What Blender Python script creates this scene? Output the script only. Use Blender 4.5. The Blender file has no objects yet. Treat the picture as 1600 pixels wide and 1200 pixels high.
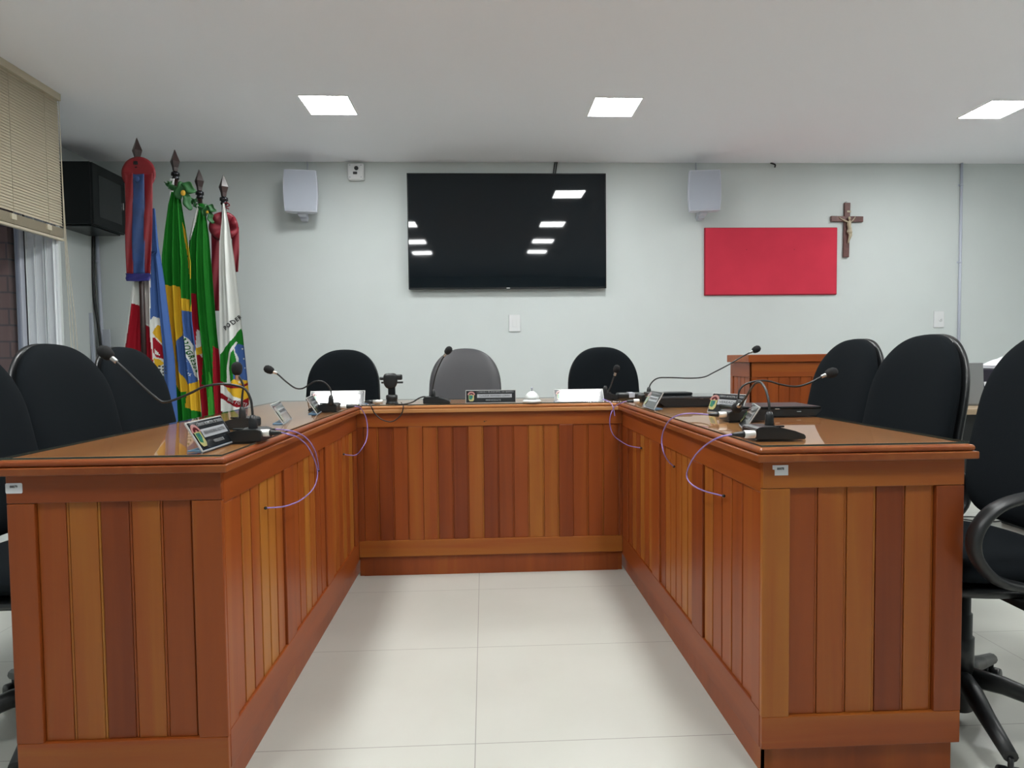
import bpy, bmesh, math, random
from mathutils import Vector, Matrix
random.seed(7)
S = bpy.context.scene
COL = S.collection
R = math.radians

# ------------------------------------------------------------------ camera
cd = bpy.data.cameras.new('camera'); cam = bpy.data.objects.new('camera', cd); COL.objects.link(cam)
S.camera = cam
F_PX, PITCH, YAW, ROLL, HC = 989.4, .0402, .0433, -.0109, 1.0112
cd.sensor_fit = 'HORIZONTAL'; cd.sensor_width = 36.0; cd.lens = F_PX / 1600 * 36.0
cd.clip_start = .02
_sp, _cp, _sy, _cy = math.sin(PITCH), math.cos(PITCH), math.sin(YAW), math.cos(YAW)
_fw = Vector((_cp*_sy, _cp*_cy, -_sp)); _rt = Vector((_cy, -_sy, 0)); _up = Vector((_sp*_sy, _sp*_cy, _cp))
_r2 = _rt*math.cos(ROLL) + _up*math.sin(ROLL); _u2 = -_rt*math.sin(ROLL) + _up*math.cos(ROLL)
cam.matrix_world = Matrix(((_r2.x, _u2.x, -_fw.x, 0), (_r2.y, _u2.y, -_fw.y, 0), (_r2.z, _u2.z, -_fw.z, HC), (0, 0, 0, 1)))

# ------------------------------------------------------------------ world and exposure
W = bpy.data.worlds.new('world'); S.world = W; W.use_nodes = True
W.node_tree.nodes['Background'].inputs[0].default_value = (.75, .85, 1, 1)
W.node_tree.nodes['Background'].inputs[1].default_value = .45
S.view_settings.view_transform = 'Standard'; S.view_settings.look = 'None'
S.view_settings.gamma = 1; S.view_settings.use_curve_mapping = False
S.view_settings.exposure = 0.0
LAMP_STRENGTH = 68.0

# ------------------------------------------------------------------ materials
def lin(c):
    c = c/255.0
    return c/12.92 if c <= .04045 else ((c+.055)/1.055)**2.4
def rgb(r, g, b): return (lin(r), lin(g), lin(b), 1)
MATS = {}
def mat(name, col, rough=.5, metal=0, spec=.5, bump=0, bscale=200, emit=None, es=0, coat=0, sheen=0, vary=0, vscale=3):
    if name in MATS: return MATS[name]
    m = bpy.data.materials.new(name); m.use_nodes = True; n = m.node_tree.nodes; l = m.node_tree.links
    b = n['Principled BSDF']
    b.inputs['Base Color'].default_value = col; b.inputs['Roughness'].default_value = rough
    b.inputs['Metallic'].default_value = metal; b.inputs['Specular IOR Level'].default_value = spec
    b.inputs['Coat Weight'].default_value = coat; b.inputs['Coat Roughness'].default_value = .12
    b.inputs['Sheen Weight'].default_value = sheen
    if emit: b.inputs['Emission Color'].default_value = emit; b.inputs['Emission Strength'].default_value = es
    tc = n.new('ShaderNodeTexCoord')
    if vary:
        t = n.new('ShaderNodeTexNoise'); t.inputs['Scale'].default_value = vscale; t.inputs['Detail'].default_value = 5
        l.new(tc.outputs['Object'], t.inputs['Vector'])
        r = n.new('ShaderNodeValToRGB')
        r.color_ramp.elements[0].position = .3; r.color_ramp.elements[1].position = .7
        r.color_ramp.elements[0].color = tuple(c*(1-vary) for c in col[:3])+(1,)
        r.color_ramp.elements[1].color = tuple(min(1, c*(1+vary)) for c in col[:3])+(1,)
        l.new(t.outputs['Fac'], r.inputs['Fac']); l.new(r.outputs['Color'], b.inputs['Base Color'])
    if bump:
        t = n.new('ShaderNodeTexNoise'); t.inputs['Scale'].default_value = bscale; t.inputs['Detail'].default_value = 4
        l.new(tc.outputs['Object'], t.inputs['Vector'])
        k = n.new('ShaderNodeBump'); k.inputs['Strength'].default_value = bump; k.inputs['Distance'].default_value = .002
        l.new(t.outputs['Fac'], k.inputs['Height']); l.new(k.outputs['Normal'], b.inputs['Normal'])
    MATS[name] = m; return m

def wood(name, axis='z', rough=.36, dark=(.165, .030, .006), mid=(.285, .062, .010), light=(.40, .155, .022), coat=.0):
    """varnished hardwood; grain runs along axis, the face attribute 'tone' picks the board's own colour"""
    m = bpy.data.materials.new(name); m.use_nodes = True; n = m.node_tree.nodes; l = m.node_tree.links
    b = n['Principled BSDF']; b.inputs['Roughness'].default_value = rough; b.inputs['Specular IOR Level'].default_value = .38
    geo = n.new('ShaderNodeNewGeometry'); mp = n.new('ShaderNodeMapping')
    sc = {'x': (1.2, 22, 22), 'y': (22, 1.2, 22), 'z': (22, 22, 1.2)}[axis]
    mp.inputs['Scale'].default_value = sc; l.new(geo.outputs['Position'], mp.inputs['Vector'])
    at = n.new('ShaderNodeAttribute'); at.attribute_name = 'tone'
    ofs = n.new('ShaderNodeVectorMath'); ofs.operation = 'MULTIPLY_ADD'
    ofs.inputs[1].default_value = (37, 53, 71); l.new(at.outputs['Vector'], ofs.inputs[0]); l.new(mp.outputs['Vector'], ofs.inputs[2])
    t = n.new('ShaderNodeTexNoise'); t.inputs['Scale'].default_value = 1; t.inputs['Detail'].default_value = 6; t.inputs['Distortion'].default_value = .6
    l.new(ofs.outputs['Vector'], t.inputs['Vector'])
    big = n.new('ShaderNodeTexNoise'); big.inputs['Scale'].default_value = .22; big.inputs['Detail'].default_value = 2
    l.new(ofs.outputs['Vector'], big.inputs['Vector'])
    a1 = n.new('ShaderNodeMath'); a1.operation = 'MULTIPLY_ADD'; a1.inputs[1].default_value = .62; a1.inputs[2].default_value = -.31
    l.new(t.outputs['Fac'], a1.inputs[0])
    a0 = n.new('ShaderNodeMath'); a0.operation = 'MULTIPLY_ADD'; a0.inputs[1].default_value = .7; a0.inputs[2].default_value = -.35
    l.new(big.outputs['Fac'], a0.inputs[0])
    a2 = n.new('ShaderNodeMath'); a2.operation = 'ADD'; l.new(a1.outputs[0], a2.inputs[0]); l.new(at.outputs['Fac'], a2.inputs[1])
    a3 = n.new('ShaderNodeMath'); a3.operation = 'ADD'; a3.use_clamp = True; l.new(a2.outputs[0], a3.inputs[0]); l.new(a0.outputs[0], a3.inputs[1])
    r = n.new('ShaderNodeValToRGB'); e = r.color_ramp.elements
    e[0].position = 0; e[0].color = dark+(1,); e[1].position = 1; e[1].color = light+(1,)
    k = e.new(.5); k.color = mid+(1,)
    l.new(a3.outputs[0], r.inputs['Fac']); l.new(r.outputs['Color'], b.inputs['Base Color'])
    bp = n.new('ShaderNodeBump'); bp.inputs['Strength'].default_value = .06; bp.inputs['Distance'].default_value = .001
    l.new(t.outputs['Fac'], bp.inputs['Height']); l.new(bp.outputs['Normal'], b.inputs['Normal'])
    MATS[name] = m; return m

def painted(name, rough=.7, spec=.3):
    m = bpy.data.materials.new(name); m.use_nodes = True; n = m.node_tree.nodes; l = m.node_tree.links
    b = n['Principled BSDF']; b.inputs['Roughness'].default_value = rough; b.inputs['Specular IOR Level'].default_value = spec
    a = n.new('ShaderNodeAttribute'); a.attribute_name = 'paint'; l.new(a.outputs['Color'], b.inputs['Base Color'])
    MATS[name] = m; return m

def glass(name, tint=(1, 1, 1, 1), ior=1.5, rough=0.0):
    m = bpy.data.materials.new(name); m.use_nodes = True; n = m.node_tree.nodes; l = m.node_tree.links
    n.remove(n['Principled BSDF'])
    tr = n.new('ShaderNodeBsdfTransparent'); tr.inputs[0].default_value = tint
    gl = n.new('ShaderNodeBsdfGlossy'); gl.inputs['Roughness'].default_value = rough
    fr = n.new('ShaderNodeFresnel'); fr.inputs['IOR'].default_value = ior
    mx = n.new('ShaderNodeMixShader'); ge = n.new('ShaderNodeNewGeometry'); iv = n.new('ShaderNodeMath'); iv.operation = 'SUBTRACT'; iv.inputs[0].default_value = 1; l.new(ge.outputs['Backfacing'], iv.inputs[1])
    mu = n.new('ShaderNodeMath'); mu.operation = 'MULTIPLY'; l.new(fr.outputs[0], mu.inputs[0]); l.new(iv.outputs[0], mu.inputs[1]); l.new(mu.outputs[0], mx.inputs[0]); l.new(tr.outputs[0], mx.inputs[1]); l.new(gl.outputs[0], mx.inputs[2])
    l.new(mx.outputs[0], n['Material Output'].inputs['Surface']); MATS[name] = m; return m

def tiles_mat():
    m = bpy.data.materials.new('floor_tiles'); m.use_nodes = True; n = m.node_tree.nodes; l = m.node_tree.links
    b = n['Principled BSDF']; b.inputs['Roughness'].default_value = .28; b.inputs['Specular IOR Level'].default_value = .45
    geo = n.new('ShaderNodeNewGeometry'); sep = n.new('ShaderNodeSeparateXYZ'); l.new(geo.outputs['Position'], sep.inputs[0])
    fs = []
    for ax, off, size in (('X', -.036, .9), ('Y', 1.629, .558)):
        a = n.new('ShaderNodeMath'); a.operation = 'SUBTRACT'; a.inputs[1].default_value = off; l.new(sep.outputs[ax], a.inputs[0])
        d = n.new('ShaderNodeMath'); d.operation = 'DIVIDE'; d.inputs[1].default_value = size; l.new(a.outputs[0], d.inputs[0])
        p = n.new('ShaderNodeMath'); p.operation = 'PINGPONG'; p.inputs[1].default_value = .5; l.new(d.outputs[0], p.inputs[0])
        q = n.new('ShaderNodeMath'); q.operation = 'LESS_THAN'; q.inputs[1].default_value = .0013/size; l.new(p.outputs[0], q.inputs[0])
        fs.append(q)
    mx = n.new('ShaderNodeMath'); mx.operation = 'MAXIMUM'; l.new(fs[0].outputs[0], mx.inputs[0]); l.new(fs[1].outputs[0], mx.inputs[1])
    t = n.new('ShaderNodeTexNoise'); t.inputs['Scale'].default_value = 2.2; t.inputs['Detail'].default_value = 6; l.new(geo.outputs['Position'], t.inputs['Vector'])
    r = n.new('ShaderNodeValToRGB'); e = r.color_ramp.elements
    e[0].position = .3; e[0].color = (.475, .475, .43, 1); e[1].position = .75; e[1].color = (.53, .53, .485, 1)
    l.new(t.outputs['Fac'], r.inputs['Fac'])
    mc = n.new('ShaderNodeMix'); mc.data_type = 'RGBA'; mc.inputs[7].default_value = (.27, .26, .24, 1)
    l.new(mx.outputs[0], mc.inputs[0]); l.new(r.outputs['Color'], mc.inputs[6]); l.new(mc.outputs[2], b.inputs['Base Color'])
    MATS['floor_tiles'] = m; return m

def brick_mat():
    m = bpy.data.materials.new('outside_brick'); m.use_nodes = True; n = m.node_tree.nodes; l = m.node_tree.links
    b = n['Principled BSDF']; b.inputs['Roughness'].default_value = .9
    geo = n.new('ShaderNodeNewGeometry'); sep = n.new('ShaderNodeSeparateXYZ'); l.new(geo.outputs['Position'], sep.inputs[0])
    cb = n.new('ShaderNodeCombineXYZ'); ad = n.new('ShaderNodeMath'); l.new(sep.outputs['X'], ad.inputs[0]); l.new(sep.outputs['Y'], ad.inputs[1]); l.new(ad.outputs[0], cb.inputs['X']); l.new(sep.outputs['Z'], cb.inputs['Y'])
    br = n.new('ShaderNodeTexBrick'); br.inputs['Scale'].default_value = 1; br.inputs['Brick Width'].default_value = .26; br.inputs['Row Height'].default_value = .105
    br.inputs['Mortar Size'].default_value = .006; br.inputs['Color1'].default_value = (.34, .2, .16, 1); br.inputs['Color2'].default_value = (.28, .17, .14, 1); br.inputs['Mortar'].default_value = (.16, .12, .11, 1)
    l.new(cb.outputs[0], br.inputs['Vector']); l.new(br.outputs['Color'], b.inputs['Base Color'])
    MATS['outside_brick'] = m; return m

def speckled(name, c0, c1, scale, rough): 
    return mat(name, c0, rough, vary=.1, vscale=scale)

WALL = mat('wall_paint', (.615, .655, .65, 1), .75, spec=.25, bump=.05, bscale=300, vary=.015)
CEIL = mat('ceiling_paint', (.94, .935, .985, 1), .9, spec=.15)
WHITE = mat('white_plastic', (.72, .73, .74, 1), .4)
SPK = mat('speaker_white', (.60, .62, .70, 1), .45)
GRILLE = mat('speaker_grille', (.40, .43, .50, 1), .6, bump=.35, bscale=900)
SHELL = mat('black_plastic', (.012, .013, .014, 1), .32, spec=.5, bump=.1, bscale=700)
BPLAST = mat('matte_black_plastic', (.010, .011, .012, 1), .38)
FABRIC = mat('black_fabric', (.0065, .0085, .0105, 1), .95, spec=.1, bump=.5, bscale=900, sheen=.0)
LEATHER = mat('grey_leather', (.062, .060, .066, 1), .42, spec=.45, bump=.15, bscale=260)
STEEL = mat('brushed_steel', (.55, .55, .55, 1), .28, metal=1)
PLUGM = mat('satin_plug_metal', (.78, .76, .72, 1), .35, metal=.6)
CHROME = mat('chrome', (.8, .8, .8, 1), .12, metal=1)
SILVER = mat('silver_bell', (.72, .75, .74, 1), .45, metal=.3)
BLUEPL = mat('blue_film', (.10, .22, .36, 1), .3)
PURPLE = mat('purple_cable', (.28, .20, .52, 1), .4)
BLACKCB = mat('black_cable', (.012, .012, .012, 1), .45)
RUBBER = mat('foam_black', (.008, .008, .009, 1), .95, bump=.6, bscale=1500)
ALU = mat('white_aluminium', (.74, .77, .80, 1), .35)
GREYAL = mat('grey_aluminium', (.42, .44, .50, 1), .4)
BEIGE = mat('beige_slat', (.56, .50, .38, 1), .5)
DWOOD = mat('dark_pole_wood', (.022, .008, .007, 1), .35, vary=.3, vscale=12)
CROSSW = mat('cross_wood', (.13, .052, .045, 1), .45, vary=.25, vscale=25)
BONE = mat('cream_resin', (.45, .38, .27, 1), .5)
REDF = mat('red_felt', (.60, .042, .075, 1), .9, spec=.15, bump=.3, bscale=500, vary=.07, vscale=3)
DRED = mat('dark_red_edge', (.30, .012, .03, 1), .85)
PIPE = mat('grey_pvc', (.50, .53, .62, 1), .45)
DKSTEEL = mat('black_painted_steel', (.005, .007, .008, 1), .3, spec=.3)
SMOKED = mat('smoked_glass', (.018, .022, .024, 1), .12, spec=.6)
PLATE = mat('black_acrylic', (.010, .012, .014, 1), .07, spec=.5, coat=.6)
PSTRIP = mat('grey_strip', (.36, .37, .39, 1), .08, coat=1)
PEDGE = mat('clear_acrylic_edge', (.45, .45, .44, 1), .2)
INK = mat('white_print', (.62, .62, .62, 1), .4)
INKD = mat('dark_print', (.03, .03, .035, 1), .4)
PAPER = mat('white_paper', (.75, .76, .80, 1), .8)
LID = mat('laptop_lid_grey', (.24, .245, .25, 1), .38, metal=.3)
NAVY = mat('navy_plastic', (.012, .013, .028, 1), .5)
LIGHTW = mat('light_wood_laminate', (.38, .28, .18, 1), .4, vary=.12, vscale=20)
GLASS = glass('clear_glass', (.97, .99, .985, 1))
WGLASS = glass('window_glass', (.9, .92, .95, 1))
TABLE_GLASS = glass('counter_glass', (.96, .985, .97, 1), 1.5, .02)
GEDGE = mat('glass_edge_dark', (.03, .05, .045, 1), .2)
PAINTED = painted('painted_cloth', .75, .2)
PRINTED = painted('printed_art', .07, .8); PRINTED.node_tree.nodes['Principled BSDF'].inputs['Coat Weight'].default_value = 1
PLINK = mat('plate_print', (.25, .26, .27, 1), .07, spec=.8, coat=1)
WOODZ = wood('varnished_wood_vertical', 'z'); WOODX = wood('varnished_wood_across', 'x'); WOODY = wood('varnished_wood_lengthwise', 'y')
TOPX = wood('counter_top_wood', 'x', .3, (.22, .050, .012), (.36, .125, .036), (.52, .25, .09)); TOPY = wood('counter_top_wood_long', 'y', .3, (.22, .050, .012), (.36, .125, .036), (.52, .25, .09))

# ------------------------------------------------------------------ helpers
def tag(o, label=None, cat=None, group=None, kind=None):
    if label: o['label'] = label
    if cat: o['category'] = cat
    if group: o['group'] = group
    if kind: o['kind'] = kind
    return o
def empty(name, loc=(0, 0, 0), rz=0, label=None, cat=None, group=None, kind=None):
    o = bpy.data.objects.new(name, None); COL.objects.link(o); o.location = loc; o.rotation_euler = (0, 0, rz)
    o.empty_display_size = .1
    return tag(o, label, cat, group, kind)

class MB:
    def __init__(s): s.bm = bmesh.new(); s.tone = s.bm.faces.layers.float.new('tone')
    def _tone(s, faces, t):
        for f in faces: f[s.tone] = t
    def box(s, x0, x1, y0, y1, z0, z1, M=None, tone=.5, bev=0, seg=2):
        r = bmesh.ops.create_cube(s.bm, size=1)['verts']
        c = Vector(((x0+x1)/2, (y0+y1)/2, (z0+z1)/2)); d = Vector((abs(x1-x0), abs(y1-y0), abs(z1-z0)))
        for v in r: v.co = Vector((v.co.x*d.x, v.co.y*d.y, v.co.z*d.z)) + c
        fs = set(f for v in r for f in v.link_faces); s._tone(fs, tone)
        if bev:
            es = set(e for v in r for e in v.link_edges)
            g = bmesh.ops.bevel(s.bm, geom=list(es), offset=bev, segments=seg, profile=.5, affect='EDGES', clamp_overlap=True)
            r = list(set(g['verts']) | set(v for v in r if v.is_valid)); s._tone([f for f in g['faces']], tone)
        if M is not None:
            vs = set(v for v in r if v.is_valid)
            todo = set(vs)
            # include every vertex linked to the bevelled island
            st = list(vs)
            while st:
                v = st.pop()
                for e in v.link_edges:
                    o = e.other_vert(v)
                    if o not in todo: todo.add(o); st.append(o)
            for v in todo: v.co = M @ v.co
        return s
    def tube(s, pts, rad, seg=8, M=None, caps=True, flat=1.0, tone=.5):
        pts = [Vector(p) for p in pts]
        if M is not None: pts = [M @ p for p in pts]
        n = len(pts); rr = rad if isinstance(rad, (list, tuple)) else [rad]*n
        rings = []; prev = None
        for i, p in enumerate(pts):
            t = (pts[min(i+1, n-1)] - pts[max(i-1, 0)])
            if t.length < 1e-9: t = Vector((0, 0, 1))
            t.normalize()
            if prev is None:
                a = Vector((0, 0, 1)) if abs(t.z) < .9 else Vector((1, 0, 0))
                u = t.cross(a).normalized()
            else:
                u = prev - t*prev.dot(t)
                u = u.normalized() if u.length > 1e-6 else t.orthogonal().normalized()
            prev = u; w = t.cross(u)
            rings.append([s.bm.verts.new(p + u*math.cos(2*math.pi*k/seg)*rr[i] + w*math.sin(2*math.pi*k/seg)*rr[i]*flat) for k in range(seg)])
        for a, b in zip(rings, rings[1:]):
            for k in range(seg):
                f = s.bm.faces.new((a[k], a[(k+1) % seg], b[(k+1) % seg], b[k])); f.smooth = True; f[s.tone] = tone
        if caps:
            s.bm.faces.new(rings[0][::-1]); s.bm.faces.new(rings[-1])
        return s
    def lathe(s, prof, c=(0, 0, 0), seg=32, M=None, cap=True):
        c = Vector(c); rings = []
        for r, z in prof:
            rings.append([s.bm.verts.new(c + Vector((max(r, 1e-5)*math.cos(2*math.pi*k/seg), max(r, 1e-5)*math.sin(2*math.pi*k/seg), z))) for k in range(seg)])
        for a, b in zip(rings, rings[1:]):
            for k in range(seg):
                f = s.bm.faces.new((a[k], a[(k+1) % seg], b[(k+1) % seg], b[k])); f.smooth = True
        if cap:
            s.bm.faces.new(rings[0][::-1]); s.bm.faces.new(rings[-1])
        if M is not None:
            for rg in rings:
                for v in rg: v.co = M @ v.co
        return s
    def prism(s, poly, d0, d1, plane='xz', M=None, tone=.5):
        """polygon in a plane extruded along the third axis from d0 to d1"""
        def P(a, b, d):
            v = {'xz': Vector((a, d, b)), 'xy': Vector((a, b, d)), 'yz': Vector((d, a, b))}[plane]
            return M @ v if M is not None else v
        A = [s.bm.verts.new(P(a, b, d0)) for a, b in poly]; B = [s.bm.verts.new(P(a, b, d1)) for a, b in poly]
        n = len(poly); fs = [s.bm.faces.new(A[::-1]), s.bm.faces.new(B)]
        for i in range(n): fs.append(s.bm.faces.new((A[i], A[(i+1) % n], B[(i+1) % n], B[i])))
        s._tone(fs, tone); return s
    def pillow(s, outline, front, back, place, rings=10, edge=4.0):
        """closed soft slab: outline list of (a,b); thickness front/back; place(a,b,h)->Vector"""
        n = len(outline); ca = sum(p[0] for p in outline)/n; cb = sum(p[1] for p in outline)/n
        def layer(sign, T):
            out = []
            for i in range(rings+1):
                r = 1-(i/rings)**1.6 if i else 1.0
                h = sign*T*(1-r**edge)**(1/2.2) if r < 1 else 0
                out.append([s.bm.verts.new(place(ca+(a-ca)*r, cb+(b-cb)*r, h)) for a, b in outline] if i < rings else [s.bm.verts.new(place(ca, cb, sign*T))])
            return out
        Fr = layer(1, front); Bk = layer(-1, back)
        for v, w in zip(Fr[0], Bk[0]): pass
        for L, flip in ((Fr, False), (Bk, True)):
            for i in range(rings-1):
                for k in range(n):
                    q = (L[i][k], L[i][(k+1) % n], L[i+1][(k+1) % n], L[i+1][k])
                    f = s.bm.faces.new(q[::-1] if flip else q); f.smooth = True
            for k in range(n):
                q = (L[rings-1][k], L[rings-1][(k+1) % n], L[rings][0]); f = s.bm.faces.new(q[::-1] if flip else q); f.smooth = True
        bmesh.ops.remove_doubles(s.bm, verts=Fr[0]+Bk[0], dist=1e-6)
        return s
    def sphere(s, c, r, sc=(1, 1, 1), M=None, seg=16):
        g = bmesh.ops.create_uvsphere(s.bm, u_segments=seg, v_segments=seg//2+2, radius=r)['verts']
        for v in g:
            v.co = Vector((v.co.x*sc[0], v.co.y*sc[1], v.co.z*sc[2])) + (Vector(c) if M is None else Vector((0, 0, 0)))
            if M is not None: v.co = M @ v.co + Vector(c)
            for f in v.link_faces: f.smooth = True
        return s
    def build(s, name, m, parent=None, loc=None, smooth=False, recalc=True, **kw):
        if recalc: bmesh.ops.recalc_face_normals(s.bm, faces=s.bm.faces[:])
        me = bpy.data.meshes.new(name); s.bm.to_mesh(me); s.bm.free()
        if smooth:
            for p in me.polygons: p.use_smooth = True
        o = bpy.data.objects.new(name, me); COL.objects.link(o); me.materials.append(m)
        if parent: o.parent = parent
        if loc: o.location = loc
        return tag(o, **kw)

def copy_tree(o, parent=None):
    c = o.copy(); COL.objects.link(c)
    if parent: c.parent = parent; c.matrix_parent_inverse = o.matrix_parent_inverse.copy()
    for ch in list(o.children): copy_tree(ch, c)
    return c
def smooth_path(pts, n=6):
    pts = [Vector(p) for p in pts]; out = []
    for i in range(len(pts)-1):
        p0, p1, p2, p3 = pts[max(i-1, 0)], pts[i], pts[i+1], pts[min(i+2, len(pts)-1)]
        for k in range(n):
            t = k/n
            out.append(.5*((2*p1)+(p2-p0)*t+(2*p0-5*p1+4*p2-p3)*t*t+(3*p1-p0-3*p2+p3)*t**3))
    out.append(pts[-1]); return out
def superell(w, hu, hl, nu=2.4, nl=3.6, c=(0, 0), N=64, wl=None):
    """closed outline, upper half height hu with exponent nu, lower half hl with exponent nl"""
    out = []
    for i in range(N):
        a = 2*math.pi*i/N; ca, sa = math.cos(a), math.sin(a); n = nu if sa >= 0 else nl; h = hu if sa >= 0 else hl
        x = w*math.copysign(abs(ca)**(2/n), ca); z = h*math.copysign(abs(sa)**(2/n), sa)
        out.append((c[0]+x, c[1]+z))
    return out
def text_mesh(name, body, size, m, parent, M, depth=.0006, width=None, map_fn=None, align='CENTER', bold=.012, space=1.0):
    cu = bpy.data.curves.new('t', 'FONT'); cu.body = body; cu.size = size; cu.align_x = align; cu.align_y = 'CENTER'
    cu.extrude = depth/2; cu.space_character = space; cu.resolution_u = 3; cu.offset = size*bold
    ob = bpy.data.objects.new('t', cu); COL.objects.link(ob)
    bpy.context.view_layer.update()
    me = bpy.data.meshes.new_from_object(ob.evaluated_get(bpy.context.evaluated_depsgraph_get()))
    bpy.data.objects.remove(ob); bpy.data.curves.remove(cu)
    xs = [v.co.x for v in me.vertices]; k = 1
    if width and xs: k = width/(max(xs)-min(xs))
    for v in me.vertices:
        v.co.x *= k; v.co = M @ v.co
        if map_fn: v.co = map_fn(v.co)
    me.name = name; me.materials.clear(); me.materials.append(m)
    o = bpy.data.objects.new(name, me); COL.objects.link(o)
    if parent: o.parent = parent
    return o
def art(name, shapes, m, parent, M, step=.0004):
    """flat printed art: shapes = list of (colour, polygon in xy); one mesh with its own colours"""
    bm = bmesh.new(); lay = bm.loops.layers.float_color.new('paint')
    for i, (c, poly) in enumerate(shapes):
        f = bm.faces.new([bm.verts.new(M @ Vector((x, y, (i+1)*step))) for x, y in poly])
        for lp in f.loops: lp[lay] = tuple(c[:3])+(1,)
    me = bpy.data.meshes.new(name); bm.to_mesh(me); bm.free(); me.materials.append(m)
    o = bpy.data.objects.new(name, me); COL.objects.link(o); o.parent = parent; return o
def arc(cx, cy, r, a0, a1, n=14, k=1.0): return [(cx+r*math.cos(R(a0+(a1-a0)*i/n)), cy+k*r*math.sin(R(a0+(a1-a0)*i/n))) for i in range(n+1)]

# ------------------------------------------------------------------ measured paths (metres, world space)
GOOSE = {'L1':[(-0.607,1.68,0.86),(-0.608,1.68,0.885),(-0.612,1.68,0.915),(-0.629,1.68,0.942),(-0.678,1.68,0.953),(-0.728,1.68,0.947),(-0.761,1.68,0.932),(-0.802,1.68,0.915),(-0.83,1.68,0.908),(-0.846,1.68,0.914),(-0.882,1.68,0.946),(-0.921,1.68,0.986),(-0.949,1.68,1.013),(-0.974,1.68,1.036)],'L2':[(-0.754,2.0,0.838),(-0.755,2.0,0.878),(-0.752,2.0,0.911),(-0.749,2.0,0.935),(-0.756,2.0,0.955),(-0.766,2.0,0.971),(-0.767,2.0,0.987)],'L3':[(-0.625,2.6,0.838),(-0.624,2.6,0.885),(-0.637,2.6,0.911),(-0.659,2.6,0.927),(-0.688,2.6,0.927),(-0.714,2.6,0.912),(-0.74,2.6,0.899),(-0.768,2.6,0.902),(-0.803,2.6,0.928),(-0.838,2.6,0.96),(-0.868,2.6,0.976)],'M':[(-0.243,3.0,0.829),(-0.245,3.0,0.871),(-0.236,3.0,0.919),(-0.223,3.0,0.961),(-0.207,3.0,0.994),(-0.189,3.0,1.027),(-0.17,3.0,1.051)],'RB':[(0.599,3.12,0.803),(0.609,3.12,0.835),(0.625,3.12,0.867),(0.635,3.12,0.898),(0.648,3.12,0.93),(0.655,3.12,0.952)],'R3':[(0.768,2.93,0.813),(0.768,2.93,0.861),(0.781,2.93,0.891),(0.811,2.93,0.912),(0.862,2.93,0.914),(0.969,2.93,0.91),(1.03,2.93,0.915),(1.075,2.93,0.935),(1.152,2.93,0.974),(1.213,2.93,1.009),(1.277,2.93,1.041)],'R2':[(0.824,2.02,0.837),(0.824,2.02,0.887),(0.832,2.02,0.908),(0.853,2.02,0.922),(0.889,2.02,0.93),(0.925,2.02,0.928),(0.964,2.02,0.917),(1.006,2.02,0.91),(1.038,2.02,0.914),(1.07,2.02,0.926),(1.098,2.02,0.94),(1.13,2.02,0.952)],'R1':[(0.72,1.57,0.839),(0.72,1.57,0.875),(0.721,1.58,0.903),(0.723,1.6,0.925),(0.731,1.64,0.939),(0.738,1.68,0.94),(0.749,1.73,0.931),(0.764,1.8,0.906),(0.778,1.86,0.883),(0.787,1.91,0.866),(0.795,1.96,0.849)]}
CORD = {'L1':[(-0.529,1.666,0.825),(-0.493,1.611,0.826),(-0.552,1.889,0.784),(-0.552,1.981,0.747),(-0.552,2.057,0.693),(-0.552,2.092,0.645),(-0.552,2.05,0.605),(-0.552,1.913,0.596),(-0.57,1.812,0.599),(-0.592,1.714,0.617)],'L2':[(-0.587,1.794,0.82),(-0.547,1.755,0.822),(-0.552,1.877,0.801),(-0.552,1.982,0.769),(-0.552,2.06,0.725),(-0.57,2.164,0.676),(-0.592,2.261,0.622)],'L3':[(-0.542,2.646,0.82),(-0.55,2.805,0.803),(-0.54,2.867,0.766),(-0.53,2.869,0.716),(-0.53,2.848,0.661),(-0.54,2.792,0.626),(-0.57,2.786,0.596),(-0.592,2.661,0.619)],'R3':[(0.609,2.696,0.822),(0.558,2.574,0.823),(0.600,2.905,0.781),(0.582,2.905,0.746),(0.578,2.905,0.704),(0.590,2.905,0.659),(0.614,2.905,0.632),(0.630,2.752,0.623),(0.644,2.582,0.635)],'R2':[(0.715,1.988,0.825),(0.679,2.041,0.825),(0.608,1.949,0.83),(0.6,2.032,0.804),(0.6,2.098,0.765),(0.6,2.122,0.723),(0.6,2.099,0.689),(0.62,2.115,0.658),(0.643,2.125,0.636)],'R1':[(0.585,1.475,0.825),(0.532,1.42,0.825),(0.6,1.697,0.768),(0.6,1.781,0.727),(0.6,1.838,0.684),(0.6,1.855,0.654),(0.6,1.814,0.639),(0.62,1.763,0.629),(0.643,1.674,0.633)]}
BLACKCORD = [(-0.255,3.0,0.826),(-0.285,3.0,0.835),(-0.308,2.99,0.83),(-0.337,2.98,0.813),(-0.354,2.871,0.812),(-0.378,2.836,0.812),(-0.407,2.882,0.812)]
LOOPCORD = [(-0.556,3.04,0.812),(-0.519,2.9,0.806),(-0.503,2.9,0.771),(-0.472,2.9,0.741),(-0.431,2.9,0.729),(-0.399,2.9,0.743),(-0.378,2.9,0.769),(-0.372,2.9,0.801),(-0.389,2.962,0.812)]
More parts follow.
